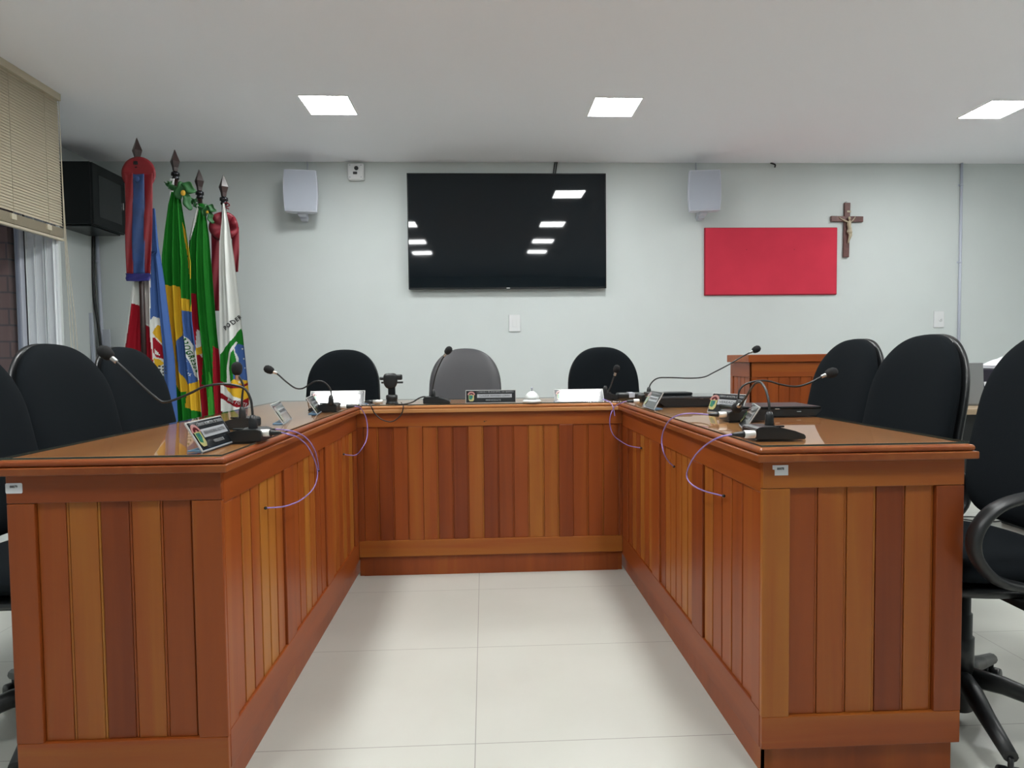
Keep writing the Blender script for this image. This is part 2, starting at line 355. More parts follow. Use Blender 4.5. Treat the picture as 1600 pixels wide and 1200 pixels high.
FLAGS = {'one':{'y':4.42,'left':[(-2.225,2.05),(-2.24,1.76),(-2.363,1.732),(-2.386,1.56),(-2.423,1.344),(-2.46,1.128),(-2.494,0.867),(-2.521,0.605),(-2.553,0.166),(-2.577,-0.277)],'right':[(-2.209,2.05),(-2.198,1.8),(-2.18,1.645),(-2.148,1.299),(-2.122,1.037),(-2.111,0.577),(-2.107,0.157),(-2.108,-0.288)],'base':'W','polys':[('R',[(-2.378,1.413),(-2.328,1.395),(-2.307,1.387),(-2.366,-0.371),(-2.598,-0.365),(-2.435,1.106)]),('G2',[(-2.29,1.645),(-2.247,1.645),(-2.26,1.265),(-2.302,1.278)]),('R',[(-2.31,1.278),(-2.294,1.265),(-2.265,1.243),(-2.25,1.06),(-2.243,0.864),(-2.239,0.601),(-2.245,-0.374),(-2.366,-0.371)]),('B',[(-2.235,2.16),(-1.96,2.16),(-2.037,-0.379),(-2.202,-0.375),(-2.202,0.688),(-2.238,1.039),(-2.255,1.299)]),('W',[(-2.255,1.299),(-2.241,1.325),(-2.203,1.308),(-2.193,1.234),(-2.191,1.038),(-2.185,0.688),(-2.202,0.688),(-2.231,0.864),(-2.25,1.039)]),('Y',[(-2.249,1.213),(-2.222,1.265),(-2.196,1.256),(-2.186,1.169),(-2.188,1.116),(-2.221,1.169)]),('R',[(-2.25,1.182),(-2.233,1.178),(-2.189,1.103),(-2.187,1.029),(-2.229,1.047),(-2.249,1.082)]),('W',[(-2.24,1.104),(-2.223,1.086),(-2.211,1.056),(-2.237,1.069)]),('Y',[(-2.246,1.039),(-2.216,1.034),(-2.192,1.003),(-2.24,0.969)]),('G',[(-2.225,0.899),(-2.186,0.916),(-2.184,0.863),(-2.218,0.864)])]},'two':{'y':4.52,'left':[(-2.147,2.186),(-2.171,2.098),(-2.199,1.923),(-2.222,1.747),(-2.224,1.549),(-2.217,1.216),(-2.208,0.949),(-2.191,0.68),(-2.19,0.139),(-2.196,-0.316)],'right':[(-2.089,2.238),(-2.079,2.142),(-2.058,1.989),(-2.037,1.835),(-2.023,1.702),(-2.029,1.526),(-2.027,1.304),(-2.007,1.081),(-1.992,0.857),(-1.986,0.632),(-1.987,0.135),(-1.992,-0.321)],'base':'G','polys':[('Y',[(-2.241,1.549),(-2.12,1.539),(-2.099,1.504),(-2.096,1.455),(-2.044,1.446),(-2.029,1.361),(-1.957,0.856),(-1.963,0.65),(-2.094,0.692),(-2.09,0.804),(-2.147,0.81),(-2.205,1.038)]),('B',[(-2.095,1.371),(-2.029,1.361),(-1.987,1.036),(-2.004,0.893),(-2.018,0.871),(-2.08,0.854),(-2.129,0.97),(-2.152,1.06),(-2.146,1.127),(-2.104,1.215),(-2.093,1.282)]),('W',[(-2.099,1.229),(-2.091,1.211),(-2.049,1.157),(-1.999,1.054),(-1.991,0.893),(-2.004,0.884),(-2.026,0.911),(-2.053,1.01),(-2.085,1.104),(-2.096,1.171)]),('G',[(-2.075,2.011),(-2.04,1.87),(-2.026,1.746),(-2.027,1.57),(-2.04,1.57),(-2.048,1.747),(-2.07,1.879)]),('Y',[(-2.08,1.989),(-2.064,1.923),(-2.042,1.813),(-2.032,1.702),(-2.036,1.588),(-2.048,1.614),(-2.052,1.747),(-2.07,1.879)])]},'three':{'y':4.62,'left':[(-2.011,2.131),(-2.055,2.01),(-2.085,1.898),(-2.10,1.763),(-2.11,1.514),(-2.10,1.265),(-2.06,0.945),(-2.042,0.67),(-2.049,0.116),(-2.059,-0.35)],'right':[(-1.971,2.131),(-1.956,2.032),(-1.942,1.897),(-1.934,1.717),(-1.92,1.445),(-1.909,1.218),(-1.896,1.035),(-1.891,0.76),(-1.887,0.576),(-1.891,0.113),(-1.9,-0.354)],'base':'G','polys':[('W',[(-2.011,2.131),(-2.003,2.113),(-2.028,2.01),(-2.063,1.875),(-2.077,1.875),(-2.072,2.033)]),('R',[(-2.092,1.505),(-2.048,1.496),(-2.033,1.255),(-2.021,1.219),(-2.018,0.853),(-1.979,0.798),(-1.97,0.669),(-1.998,-0.445),(-2.13,-0.442)]),('W',[(-2.051,1.242),(-2.02,1.232),(-2.022,1.036),(-2.047,1.105)]),('Y',[(-2.051,1.105),(-2.023,1.128),(-2.021,1.073),(-2.048,1.055)]),('R',[(-1.934,1.127),(-1.912,1.104),(-1.813,1.103),(-1.857,-0.449),(-1.957,-0.446),(-1.933,0.852)]),('G3',[(-1.971,0.944),(-1.959,0.898),(-1.938,0.668),(-1.957,-0.446),(-1.994,-0.446),(-1.97,0.669)])]},'four':{'y':4.56,'left':[(-1.814,2.117),(-1.826,1.997),(-1.848,1.841),(-1.859,1.618),(-1.864,1.305),(-1.867,1.035),(-1.869,0.808),(-1.87,0.631)],'right':[(-1.801,2.117),(-1.774,1.975),(-1.745,1.752),(-1.711,1.393),(-1.698,1.213),(-1.685,1.033),(-1.669,0.806),(-1.663,0.678)],'base':'W','polys':[('G',[(-1.715,1.245),(-1.747,1.214),(-1.775,1.164),(-1.825,1.115),(-1.871,1.057),(-1.876,0.867),(-1.805,0.862),(-1.769,0.88),(-1.745,0.943),(-1.756,1.033),(-1.768,1.101),(-1.745,1.133),(-1.691,1.123),(-1.698,1.213)]),('B',[(-1.763,1.124),(-1.736,1.137),(-1.683,1.118),(-1.676,0.879),(-1.707,0.874),(-1.742,0.897),(-1.769,0.88),(-1.772,0.943),(-1.744,0.988),(-1.738,1.033),(-1.759,1.079)]),('W',[(-1.753,1.155),(-1.744,1.146),(-1.782,1.07),(-1.802,0.966),(-1.792,0.853),(-1.823,0.853),(-1.82,0.966),(-1.8,1.07)]),('Y',[(-1.778,0.88),(-1.742,0.897),(-1.716,0.879),(-1.671,0.878),(-1.666,0.738),(-1.711,0.738),(-1.773,0.766),(-1.816,0.803),(-1.833,0.835),(-1.797,0.853)]),('D',[(-1.88,0.881),(-1.832,0.853),(-1.771,0.839),(-1.708,0.847),(-1.672,0.865),(-1.672,0.847),(-1.717,0.825),(-1.789,0.821),(-1.842,0.835),(-1.877,0.858)]),('D',[(-1.878,0.799),(-1.844,0.772),(-1.791,0.744),(-1.729,0.729),(-1.675,0.756),(-1.676,0.706),(-1.694,0.688),(-1.757,0.689),(-1.818,0.717),(-1.871,0.754)])]}}
# ------------------------------------------------------------------ setting
YW, ZC, XL, XN, XR, YF = 5.677, 2.7466, -2.76, -3.36, 5.6, -3.2
YE = 4.30   # where the window wall ends and the niche begins
tag(MB().box(XN-.3, XR+.2, YF-.2, YW+.2, -.1, 0).build('floor', tiles_mat()), kind='structure')
tag(MB().box(XN-.3, XR+.2, YF-.2, YW+.2, ZC, ZC+.12).build('ceiling', CEIL), kind='structure')
tag(MB().box(XN-.3, XR+.2, YW, YW+.15, 0, ZC).build('wall_back', WALL), kind='structure')
tag(MB().box(XR, XR+.15, YF, YW, 0, ZC).build('wall_right', WALL), kind='structure')
tag(MB().box(XN-.3, XR+.2, YF-.15, YF, 0, ZC).build('wall_front', WALL), kind='structure')
b = MB(); WY0, WY1, WZ0, WZ1 = 2.2, YE-.03, .92, 2.62
b.box(XL-.26, XL, YF, WY0, 0, ZC).box(XL-.26, XL, WY0, WY1, 0, WZ0).box(XL-.26, XL, WY0, WY1, WZ1, ZC).box(XL-.26, XL, WY1, YE, 0, ZC)
b.box(XN-.15, XL-.26, YE-.03, YE, 0, ZC)
b.box(XN-.15, XN, YE, YW, 0, ZC)
tag(b.build('wall_left', WALL), kind='structure')
tag(MB().box(-4.9, -4.75, -1, 4.27, -.1, 4).box(-4.75, XL-.27, 4.21, 4.265, -.1, 3.4).build('wall_outside', brick_mat()), kind='structure')
# window: white jamb with tracks, grey sliding sash, glass
win = empty('window_1', (XL, WY1, WZ0), kind='structure')
IO = lambda x, y, z: (x-XL, y-WY1, z-WZ0)
def wb(mb, x0, x1, y0, y1, z0, z1, bev=0): mb.box(x0-XL, x1-XL, y0-WY1, y1-WY1, z0-WZ0, z1-WZ0, bev=bev); return mb
m_ = MB()
wb(m_, XL-.245, XL+.006, WY1-.02, WY1, WZ0, WZ1); wb(m_, XL-.245, XL+.006, WY0, WY0+.02, WZ0, WZ1)
wb(m_, XL-.245, XL+.006, WY0, WY1, WZ1-.02, WZ1); wb(m_, XL-.245, XL+.006, WY0, WY1, WZ0, WZ0+.02)
for x in (-.005, -.055, -.068, -.125, -.175, -.24):
    wb(m_, XL+x-.006, XL+x, WY1-.036, WY1-.02, WZ0, WZ1, .002)
m_.build('window_frame', ALU, win)
wb(MB(), XL-.215, XL-.185, WY1-.075, WY1-.036, WZ0+.02, WZ1-.02, .004).build('window_sash', GREYAL, win)
wb(MB(), XL-.215, XL-.185, 3.2, 3.25, WZ0+.02, WZ1-.02, .004).build('window_sash', GREYAL, win)
wb(MB(), XL-.203, XL-.197, WY0+.02, WY1-.075, WZ0+.02, WZ1-.02).build('window_glass', WGLASS, win)
wb(MB(), XL-.217, XL-.183, WY1-.036, WY1-.031, WZ0+.02, WZ1-.02).build('window_seal', BPLAST, win)
# venetian blind
bl = empty('venetian_blind', (XL+.03, 4.28, ZC), label='beige venetian blind half lowered over the window at far left', cat='blind')
BX = .0; Y0b, Y1b = -2.0, 0.0
MB().box(-.022, .022, Y0b, Y1b, -.045, 0, bev=.003).build('headrail', BEIGE, bl)
m_ = MB()
N = 46
for i in range(N):
    z = -.055 - i*(.80/N)
    M = Matrix.Translation((0, 0, z)) @ Matrix.Rotation(R(68), 4, 'Y')
    m_.box(-.0125, .0125, Y0b+.01, Y1b-.004, -.0008, .0008, M=M)
for i in range(14):
    m_.box(-.0125, .0125, Y0b+.01, Y1b-.004, -.865-i*.0042, -.8635-i*.0042)
m_.build('slats', BEIGE, bl)
MB().box(-.014, .014, Y0b+.01, Y1b-.004, -.942, -.926, bev=.003).build('bottom_rail', BEIGE, bl)
for y in (-.15, -.45, -1.1, -1.7):
    MB().tube([(.015, y, -.04), (.0155, y, -.5), (.016, y, -.93)], .0012, 6).box(.004, .02, y-.02, y+.02, -.9, -.865, bev=.003).build('ladder_cord', BEIGE, bl)
for k, dx in enumerate((.0, .014, .03)):
    MB().tube(smooth_path([(.02, -.02, -.05), (.022+dx*.2, -.018+dx*.2, -.9), (.03+dx, -.01+dx*.4, -1.5), (.035+dx*1.2, 0, -2.0)]), .0016, 6).build('pull_cord', BEIGE, bl)

# ceiling lamps
def lamp(x, y, label, group=None):
    r = empty('ceiling_light', (x, y, ZC), label=label, cat='ceiling light', group=group)
    h = .157
    f = MB(); 
    for a in (f.box(-h-.008, h+.008, -h-.008, -h, -.004, -.0002), f.box(-h-.008, h+.008, h, h+.008, -.004, -.0002), f.box(-h-.008, -h, -h, h, -.004, -.0002), f.box(h, h+.008, -h, h, -.004, -.0002)): pass
    f.build('frame', LFRAME, r)
    MB().box(-h, h, -h, h, -.0035, -.0005).build('diffuser', LEDM, r)
    return r
LEDM = mat('led_diffuser', (.9, .9, .9, 1), .5, emit=(.97, 1.0, .99, 1), es=LAMP_STRENGTH)
LFRAME = mat('lamp_frame', (.85, .85, .85, 1), .4)
lamp(-1.035, 4.43, 'square white LED ceiling panel nearest the flags')
lamp(.922, 4.43, 'square white LED ceiling panel right of the television')
lamp(3.667, 4.43, 'square white LED ceiling panel cut off by the photo right edge')
for y in (2.84, 1.53, .45):
    for x in (-1.035, .922, 3.667):
        lamp(x, y, 'square white LED ceiling panel outside the photo, mirrored in the television', 'ceiling panels mirrored in the television')

# ------------------------------------------------------------------ counters
XLI, XLO, XRI, XRO, YFr, YB = -.594, -1.0624, .645, 1.1313, 1.4393, 2.945
YBK = 3.33; OV = .02; ZS, ZT = .7655, .799
def planks(mb, a0, a1, fixed, z0, z1, axis, th=.010, w=.068, side=1, tones=None, rnd=None):
    """tongue and groove boards in a recess; a0..a1 along x or y; fixed = outer face coordinate"""
    n = max(1, round((a1-a0)/w)); ww = (a1-a0)/n
    for i in range(n):
        t = (tones[i] if tones and i < len(tones) else rnd.choice((.18, .34, .42, .5, .55, .62, .75)))
        p, q = a0+i*ww+.0008, a0+(i+1)*ww-.0008
        # small bead between boards
        if axis == 'x':
            mb.box(p, q-.006, fixed, fixed+th, z0, z1, tone=t, bev=.0012, seg=1)
            mb.box(q-.0055, q, fixed+.002, fixed+th, z0, z1, tone=t+.10, bev=.001, seg=1)
        else:
            lo, hi = (fixed, fixed+th) if side > 0 else (fixed-th, fixed)
            mb.box(lo, hi, p, q-.006, z0, z1, tone=t, bev=.0012, seg=1)
            l2, h2 = (lo+.002, hi) if side > 0 else (lo, hi-.002)
            mb.box(l2, h2, q-.0055, q, z0, z1, tone=t+.10, bev=.001, seg=1)
def slab(mb, x0, x1, y0, y1, ts=.5):
    mb.box(x0, x1, y0, y1, ZS, ZS+.0175, tone=ts, bev=.0025)
    mb.box(x0+.004, x1-.004, y0+.004, y1-.004, ZS+.0175, ZT-.0006, tone=ts-.12, bev=.0075, seg=4)
    mb.box(x0+.0145, x1-.0145, y0+.0145, y1-.0145, ZT-.002, ZT, tone=.62)
def side_counter(name, label, sgn):
    """sgn -1: left counter (inner face towards +x); +1: right counter"""
    xi, xo = (XLI, XLO) if sgn < 0 else (XRI, XRO)
    r = empty(name, (xi, YFr, 0), label=label, cat='counter', group=None)
    O = Matrix.Translation((-xi, -YFr, 0))
    rnd = random.Random(11 if sgn < 0 else 5)
    lo, hi = min(xi, xo), max(xi, xo)
    # shell panels
    m = MB()
    ins = .013
    xin = xi + sgn*ins
    m.box(min(xin, xin+sgn*.02), max(xin, xin+sgn*.02), YFr+ins, YBK-.01, .0, ZS, M=O, tone=.4)
    m.box(lo+ins, hi-ins, YFr+ins, YFr+ins+.02, 0, ZS, M=O, tone=.4)
    m.box(lo+ins, hi-ins, YBK-.03, YBK-.01, 0, ZS, M=O, tone=.4)
    m.build('carcass', WOODZ, r)
    # end frame (faces the camera)
    es = [(lo, lo+.0595), (hi-.066, hi)] if sgn < 0 else [(lo, lo+.066), (hi-.067, hi)]
    for k, (a, c) in enumerate(es):
        MB().box(a, c, YFr, YFr+ins, .155, .70, M=O, tone=(.36, .5)[k] if sgn < 0 else (.72, .22)[k], bev=.002).build('end_stile', WOODZ, r)
    MB().box(lo, hi, YFr, YFr+ins, .701, ZS, M=O, tone=.36 if sgn < 0 else .62, bev=.002).build('end_rail', WOODX, r)
    MB().box(lo+.001, hi-.001, YFr-.0005, YFr+ins, .077, .155, M=O, tone=.6 if sgn < 0 else .5, bev=.002).build('end_rail', WOODX, r)
    m = MB(); pl_t = [.62, .70, .14, .5, .42] if sgn < 0 else [.42, .55, .66, .1, .6]
    planks(m, es[0][1], es[1][0], YFr+.0085, .155, .701, 'x', w=.07, tones=pl_t, rnd=rnd)
    for v in m.bm.verts: v.co = O @ v.co
    m.build('end_panel', WOODZ, r)
    MB().box(lo+.018, hi-.012, YFr+.018, YFr+.03, 0, .077, M=O, tone=.45, bev=.001).build('end_plinth', WOODX, r)
    # inner face: frame with three recesses
    f0, f1 = (xi-ins, xi) if sgn < 0 else (xi, xi+ins)
    stiles = [(YFr, 1.505), (1.885, 1.975), (2.37, 2.46), (2.875, YB+.02)]
    if sgn > 0: stiles = [(YFr, 1.50), (1.85, 1.945), (2.32, 2.42), (2.84, YB+.02)]
    for k, (a, c) in enumerate(stiles):
        MB().box(f0, f1, max(a, YFr+ins), c, .165, .69, M=O, tone=(.42, .3, .45, .38)[k], bev=.002).build('side_stile', WOODZ, r)
    MB().box(f0, f1, YFr+ins, YBK-.01, .69, ZS, M=O, tone=.3 if sgn < 0 else .34, bev=.002).build('side_rail', WOODY, r)
    MB().box(f0, f1, YFr+ins, YBK-.01, .075, .165, M=O, tone=.36, bev=.002).build('side_rail', WOODY, r)
    for k in range(3):
        m = MB(); a, c = stiles[k][1], stiles[k+1][0]
        fx = (xi-.006) if sgn < 0 else (xi+.006)
        planks(m, a, c, fx, .165, .69, 'y', w=.066, side=(-1 if sgn < 0 else 1), rnd=rnd)
        for v in m.bm.verts: v.co = O @ v.co
        m.build('side_panel', WOODZ, r)
    p0, p1 = (xi-.03, xi-.019) if sgn < 0 else (xi+.019, xi+.03)
    MB().box(p0, p1, YFr+.018, YBK-.01, 0, .075, M=O, tone=.35, bev=.001).build('side_plinth', WOODY, r)
    m = MB(); slab(m, lo-OV, hi+OV, YFr-OV, YBK+OV, .06 if sgn < 0 else .16)
    for v in m.bm.verts: v.co = O @ v.co
    m.build('counter_top', TOPY, r)
    g = MB().box(lo-OV+.014, hi+OV-.014, YFr-OV+.014, YBK+OV-.014, ZT+.0003, ZT+.0058, M=O, bev=.0006, seg=1).build('glass_sheet', TABLE_GLASS, r)
    g.data.materials.append(GEDGE)
    for p in g.data.polygons:
        if abs(p.normal.z) < .3: p.material_index = 1
    return r
side_counter('wooden_counter', 'long wooden panelled counter on the left with a white tag at its outer corner', -1)
side_counter('wooden_counter', 'long wooden panelled counter on the right with a torn white tag at its inner corner', 1)
r = empty('wooden_counter', (0, YB, 0), label='short wooden panelled counter at the back joining the two long ones', cat='counter')
O = Matrix.Translation((0, -YB, 0)); a0, a1 = XLI+.0008, XRI-.0008; rnd = random.Random(3)
MB().box(a0+.02, a1-.02, YB+.013, YB+.033, 0, ZS, M=O, tone=.4).build('carcass', WOODZ, r)
st = [(a0, -.566), (-.357, -.292), (.345, .411), (.63, a1)]
for k, (p, q) in enumerate(st): MB().box(p, q, YB, YB+.013, .168, .70, M=O, tone=(.3, .5, .28, .3)[k], bev=.0015).build('front_stile', WOODZ, r)
MB().box(a0, a1, YB-.0005, YB+.013, .70, ZS, M=O, tone=.46, bev=.002).build('front_rail', WOODX, r)
MB().box(a0, a1, YB-.0005, YB+.013, .092, .168, M=O, tone=.8, bev=.002).build('front_rail', WOODX, r)
tn = [[.45, .18, .38], [.6, .24, .16, .68, .16, .3, .55, .62, .66, .7], [.5, .52, .46]]
for k in range(3):
    m = MB(); planks(m, st[k][1], st[k+1][0], YB+.006, .168, .70, 'x', w=.0685, tones=tn[k], rnd=rnd)
    for v in m.bm.verts: v.co = O @ v.co
    m.build('front_panel', WOODZ, r)
MB().box(a0, a1, YB+.015, YB+.03, 0, .092, M=O, tone=.5, bev=.001).build('front_plinth', WOODX, r)
MB().sphere((-.003-0, -.001, .72), .003).sphere((.006, -.001, .722), .0018).build('screw_hole', BPLAST, r)
XA, XB_ = XLI+OV+.001, XRI-OV-.001
m = MB(); slab(m, XA, XB_, YB-OV, YBK+OV, .82)
for v in m.bm.verts: v.co = O @ v.co
m.build('counter_top', TOPX, r)
g = MB().box(XA-.012, XB_+.012, YB-OV+.014, YBK+OV-.014, ZT+.0003, ZT+.0058, M=O, bev=.0006, seg=1).build('glass_sheet', TABLE_GLASS, r)
g.data.materials.append(GEDGE)
for p in g.data.polygons:
    if abs(p.normal.z) < .3: p.material_index = 1
ZG = ZT+.0058
# white tags
def tagp(x0, x1, z0, z1, label, torn=False):
    rr = empty('paper_tag', ((x0+x1)/2, YFr, (z0+z1)/2), label=label, cat='sticker')
    w, h = (x1-x0)/2, (z1-z0)/2
    poly = [(-w, h), (w, h), (w, -h), (-w*.72, -h), (-w*.72, h*.1), (-w, h*.2)] if torn else [(-w, h*.8), (-w*.9, h), (w*.9, h), (w, h*.8), (w, -h*.8), (w*.9, -h), (-w*.9, -h), (-w, -h*.8)]
    MB().prism(poly, -.0012, -.0002, 'xz').build('paper', PAPER, rr)
    text_mesh('print', '00078' if torn else '00079', .008, INKD, rr, Matrix.Translation((0, -.0016, h*.3)) @ Matrix.Rotation(R(90), 4, 'X'), width=w*.9)
tagp(-1.062, -1.026, .7245, .7475, 'small white paper tag on the outer corner of the left counter')
tagp(.668, .705, .732, .756, 'small torn white paper tag on the inner corner of the right counter', True)

# ------------------------------------------------------------------ office chairs (front = -y)
def chair_proto(name, pad, shell, arms=True):
    r = empty(name, (0, 0, 0))
    LEAN = 11
    BM = Matrix.Translation((0, .20, .60)) @ Matrix.Rotation(R(-LEAN), 4, 'X')
    out = superell(.232, .235, .33, 2.35, 4.8, (0, .255), 72)
    def pl(off, k=.42):
        def f(a, b, h):
            a2 = a*(1-.10*max(0, (b-.20))/.3) if b > .2 else a
            return BM @ Vector((a2, off - h + (-k*a*a), b))
        return f
    MB().pillow(out, .045, .004, pl(.0), 12, 5).build('backrest', pad, r)
    out2 = superell(.236, .24, .334, 2.35, 4.5, (0, .255), 72)
    sh = MB().pillow(out2, .014, .020, pl(.024), 8, 8).build('back_shell', shell, r)
    so = superell(.235, .24, .22, 3.2, 3.2, (0, -.02), 64)
    MB().pillow(so, .042, .03, lambda a, b, h: Vector((a, b, .475 + h - .03*max(0, (-b-.12))/.1*abs(max(0, -b-.12))*8)), 12, 5).build('seat', pad, r)
    MB().pillow(superell(.238, .243, .223, 3.2, 3.2, (0, -.02), 64), .006, .028, lambda a, b, h: Vector((a, b, .440 + h)), 8, 8).build('seat_shell', shell, r)
    # spine linking seat and back
    MB().tube(smooth_path([(0, .12, .425), (0, .24, .43), (0, .275, .50), (0, .27, .62), (0, .30, .75)]), .014, 10, flat=2.6).build('back_bracket', BPLAST, r)
    for s in (-1, 1) if arms else ():
        x = s*.268
        loop = smooth_path([(x, .02, .43), (x, -.03, .46), (x, -.11, .485), (x, -.158, .54), (x, -.158, .60), (x, -.11, .655), (x, -.02, .68), (x, .08, .675), (x, .16, .655), (x, .205, .60), (x, .20, .53), (x, .14, .475), (x, .07, .455), (x, .02, .43)], 5)
        a = MB().tube(loop, .022, 12, flat=.55)
        a.box(min(x, s*.17), max(x, s*.17), -.035, .075, .405, .425, bev=.005).box(x-.012, x+.012, -.03, .07, .405, .465, bev=.006)
        a.build('armrest', BPLAST, r)
    MB().lathe([(.052, .385), (.052, .41), (.06, .412), (.06, .42)], seg=20).box(-.11, .11, -.09, .11, .405, .42, bev=.004).build('tilt_mechanism', BPLAST, r)
    MB().lathe([(.036, .12), (.036, .235), (.031, .237), (.031, .30), (.027, .302), (.027, .39)], seg=24).build('gas_column', BPLAST, r)
    MB().lathe([(.03, .03), (.036, .035), (.038, .12), (.034, .165), (.031, .17)], seg=24).build('hub', BPLAST, r)
    for k in range(5):
        M = Matrix.Rotation(R(72*k-16), 4, 'Z')
        lg = MB(); pts = [(.02, 0, .125), (.1, 0, .12), (.18, 0, .10), (.30, 0, .076)]
        lg.tube([M @ Vector(p) for p in pts], [.026, .024, .020, .016], 10)
        l_ = lg.build('base_leg', BPLAST, r)
        c = MB(); 
        for sd in (-1, 1):
            Mw = M @ Matrix.Translation((.30, sd*.013, .0255)) @ Matrix.Rotation(R(90), 4, 'X')
            c.lathe([(.006, -.009), (.0245, -.009), (.0255, -.006), (.0255, .006), (.0245, .009), (.006, .009)], seg=20, M=Mw)
        c.tube([M @ Vector((.30, 0, .03)), M @ Vector((.30, 0, .075))], .006, 8)
        c.build('caster', BPLAST, r)
    return r
cf = chair_proto('office_chair', FABRIC, SHELL)
ca = chair_proto('office_chair', FABRIC, SHELL, False)
def use_chair(o, x, y, rz, label, first=False, z=0):
    c = o if first else copy_tree(o)
    c.location = (x, y, z); c.rotation_euler = (0, 0, R(rz)); c['label'] = label; c['category'] = 'chair'; c['group'] = 'office chairs around the counters'
    return c
# rz: front (-y) turned; +90 -> front faces +x ; -90 -> faces -x
use_chair(cf, 1.30, 1.665, -92, 'black office chair with loop armrest, cut off by the right edge of the photo', True)
use_chair(ca, -1.24, 2.285, 86, 'black office chair behind the left counter, middle of the three there', True)
use_chair(ca, -1.19, 1.765, 88, 'black office chair cut off by the left edge of the photo')
use_chair(ca, -1.30, 2.835, 86, 'black office chair behind the left counter, nearest the flags')

use_chair(ca, 1.285, 2.18, -90, 'black office chair behind the right counter, middle of the three there')
use_chair(ca, 1.34, 2.70, -88, 'black office chair behind the right counter, nearest the lectern')
use_chair(ca, -.905, 3.86, 0, 'black office chair behind the back counter, left of the grey leather one')
use_chair(ca, .775, 3.86, 0, 'black office chair behind the back counter, right of the desk bell')
cl = chair_proto('office_chair', LEATHER, SHELL, False)
use_chair(cl, -.125, 3.86, 0, 'dark grey leather office chair at the middle of the back counter', True)

# ------------------------------------------------------------------ television and things on the back wall
tv = empty('television', (.2185, YW-.065, 2.1285), label='large black flat television mounted on the back wall', cat='television')
TM = Matrix.Rotation(R(.28), 4, 'X')
w, h = .872, .5025
MB().box(-w, w, 0, .03, -h, h, M=TM, bev=.003).build('back_casing', BPLAST, tv)
m = MB()
m.box(-w, w, -.006, 0, h-.008, h, M=TM).box(-w, w, -.006, 0, -h, -h+.014, M=TM).box(-w, -w+.008, -.006, 0, -h, h, M=TM).box(w-.008, w, -.006, 0, -h, h, M=TM)
m.build('bezel', DKSTEEL, tv)
TVS = mat('tv_screen', (.003, .006, .009, 1), .035, spec=.42)
m = MB(); nx, nz = 48, 24
vs = [[m.bm.verts.new(TM @ Vector((-w+.008+(2*w-.016)*i/nx, -.003-.0011*math.sin(math.pi*j/nz)*math.sin(math.pi*i/nx), -h+.014+(2*h-.022)*j/nz))) for i in range(nx+1)] for j in range(nz+1)]
for j in range(nz):
    for i in range(nx):
        f = m.bm.faces.new((vs[j][i], vs[j][i+1], vs[j+1][i+1], vs[j+1][i])); f.smooth = True
m.build('screen', TVS, tv, recalc=False)
MB().box(-.014, .016, -.0075, -.006, -h+.003, -h+.010, M=TM).build('brand_mark', INK, tv)
MB().box(-.25, .25, .03, .064, -.2, .2).build('wall_mount', DKSTEEL, tv)
for k, (xa, xb) in enumerate(((.648, .628), (.667, .647))):
    MB().tube(smooth_path([(xa, YW-.012, ZC-.001), (xa-.008, YW-.014, ZC-.05), (xb, YW-.012, 2.6), (xb, YW-.02, 2.5)]), .0055, 8).build('black_cable', BLACKCB, label=('black cable running down behind the television, left one of the pair', 'black cable running down behind the television, right one of the pair')[k], cat='cable', group='television cables')
MB().tube(smooth_path([(2.60, YW-.004, ZC-.002), (2.615, YW-.02, ZC-.012), (2.63, YW-.03, ZC-.025), (2.635, YW-.012, ZC-.04)]), .007, 8).build('cable_end', BLACKCB, label='tiny black cable end at the ceiling line above the red board', cat='cable')
# speakers
def speaker(cx, zc, rz, label, mirror):
    r = empty('wall_speaker', (cx, YW-.17, zc), R(rz), label=label, cat='speaker', group='wall speakers')
    w0, w1, hh, d = .128, .085, .172, .075
    bow = lambda t: .010*(1-t*t)
    prof = lambda w, k: [(-w-k*bow(t), hh*t) for t in [i/8-1 for i in range(17)]] + [(w+k*bow(-t), -hh*t) for t in [i/8-1 for i in range(17)]]
    A = prof(w0, 1); B = prof(w1, 1)
    m = MB(); a = [m.bm.verts.new((x, -d, z)) for x, z in A]; b_ = [m.bm.verts.new((x, d, z*.93)) for x, z in B]; n = len(A)
    mid = [m.bm.verts.new((x, 0-.02, z)) for x, z in A]
    m.bm.faces.new(a[::-1]); m.bm.faces.new(b_)
    for i in range(n):
        j = (i+1) % n; m.bm.faces.new((a[i], a[j], mid[j], mid[i])); m.bm.faces.new((mid[i], mid[j], b_[j], b_[i]))
    m.build('cabinet', SPK, r)
    G = prof(w0-.006, 1); G = [(x, z*.965) for x, z in G]
    MB().prism(G, -d-.004, -d, 'xz').build('grille', GRILLE, r)
    MB().box(-.035, .035, -.02, .16, -hh-.018, -hh+.004, bev=.004).box(-.028, .028, .06, .165, -hh-.036, -.1, bev=.004).build('bracket', SPK, r)
    MB().tube(smooth_path([(.03*mirror, .15, .1), (.03*mirror, .155, .2), (.032*mirror, .158, ZC-zc-.002)]), .004, 8).build('speaker_cable', PIPE, r)


    return r
speaker(-1.53, 2.435, 8, 'white wall speaker left of the television', 1)
speaker(1.925, 2.44, -8, 'white wall speaker right of the television', -1)
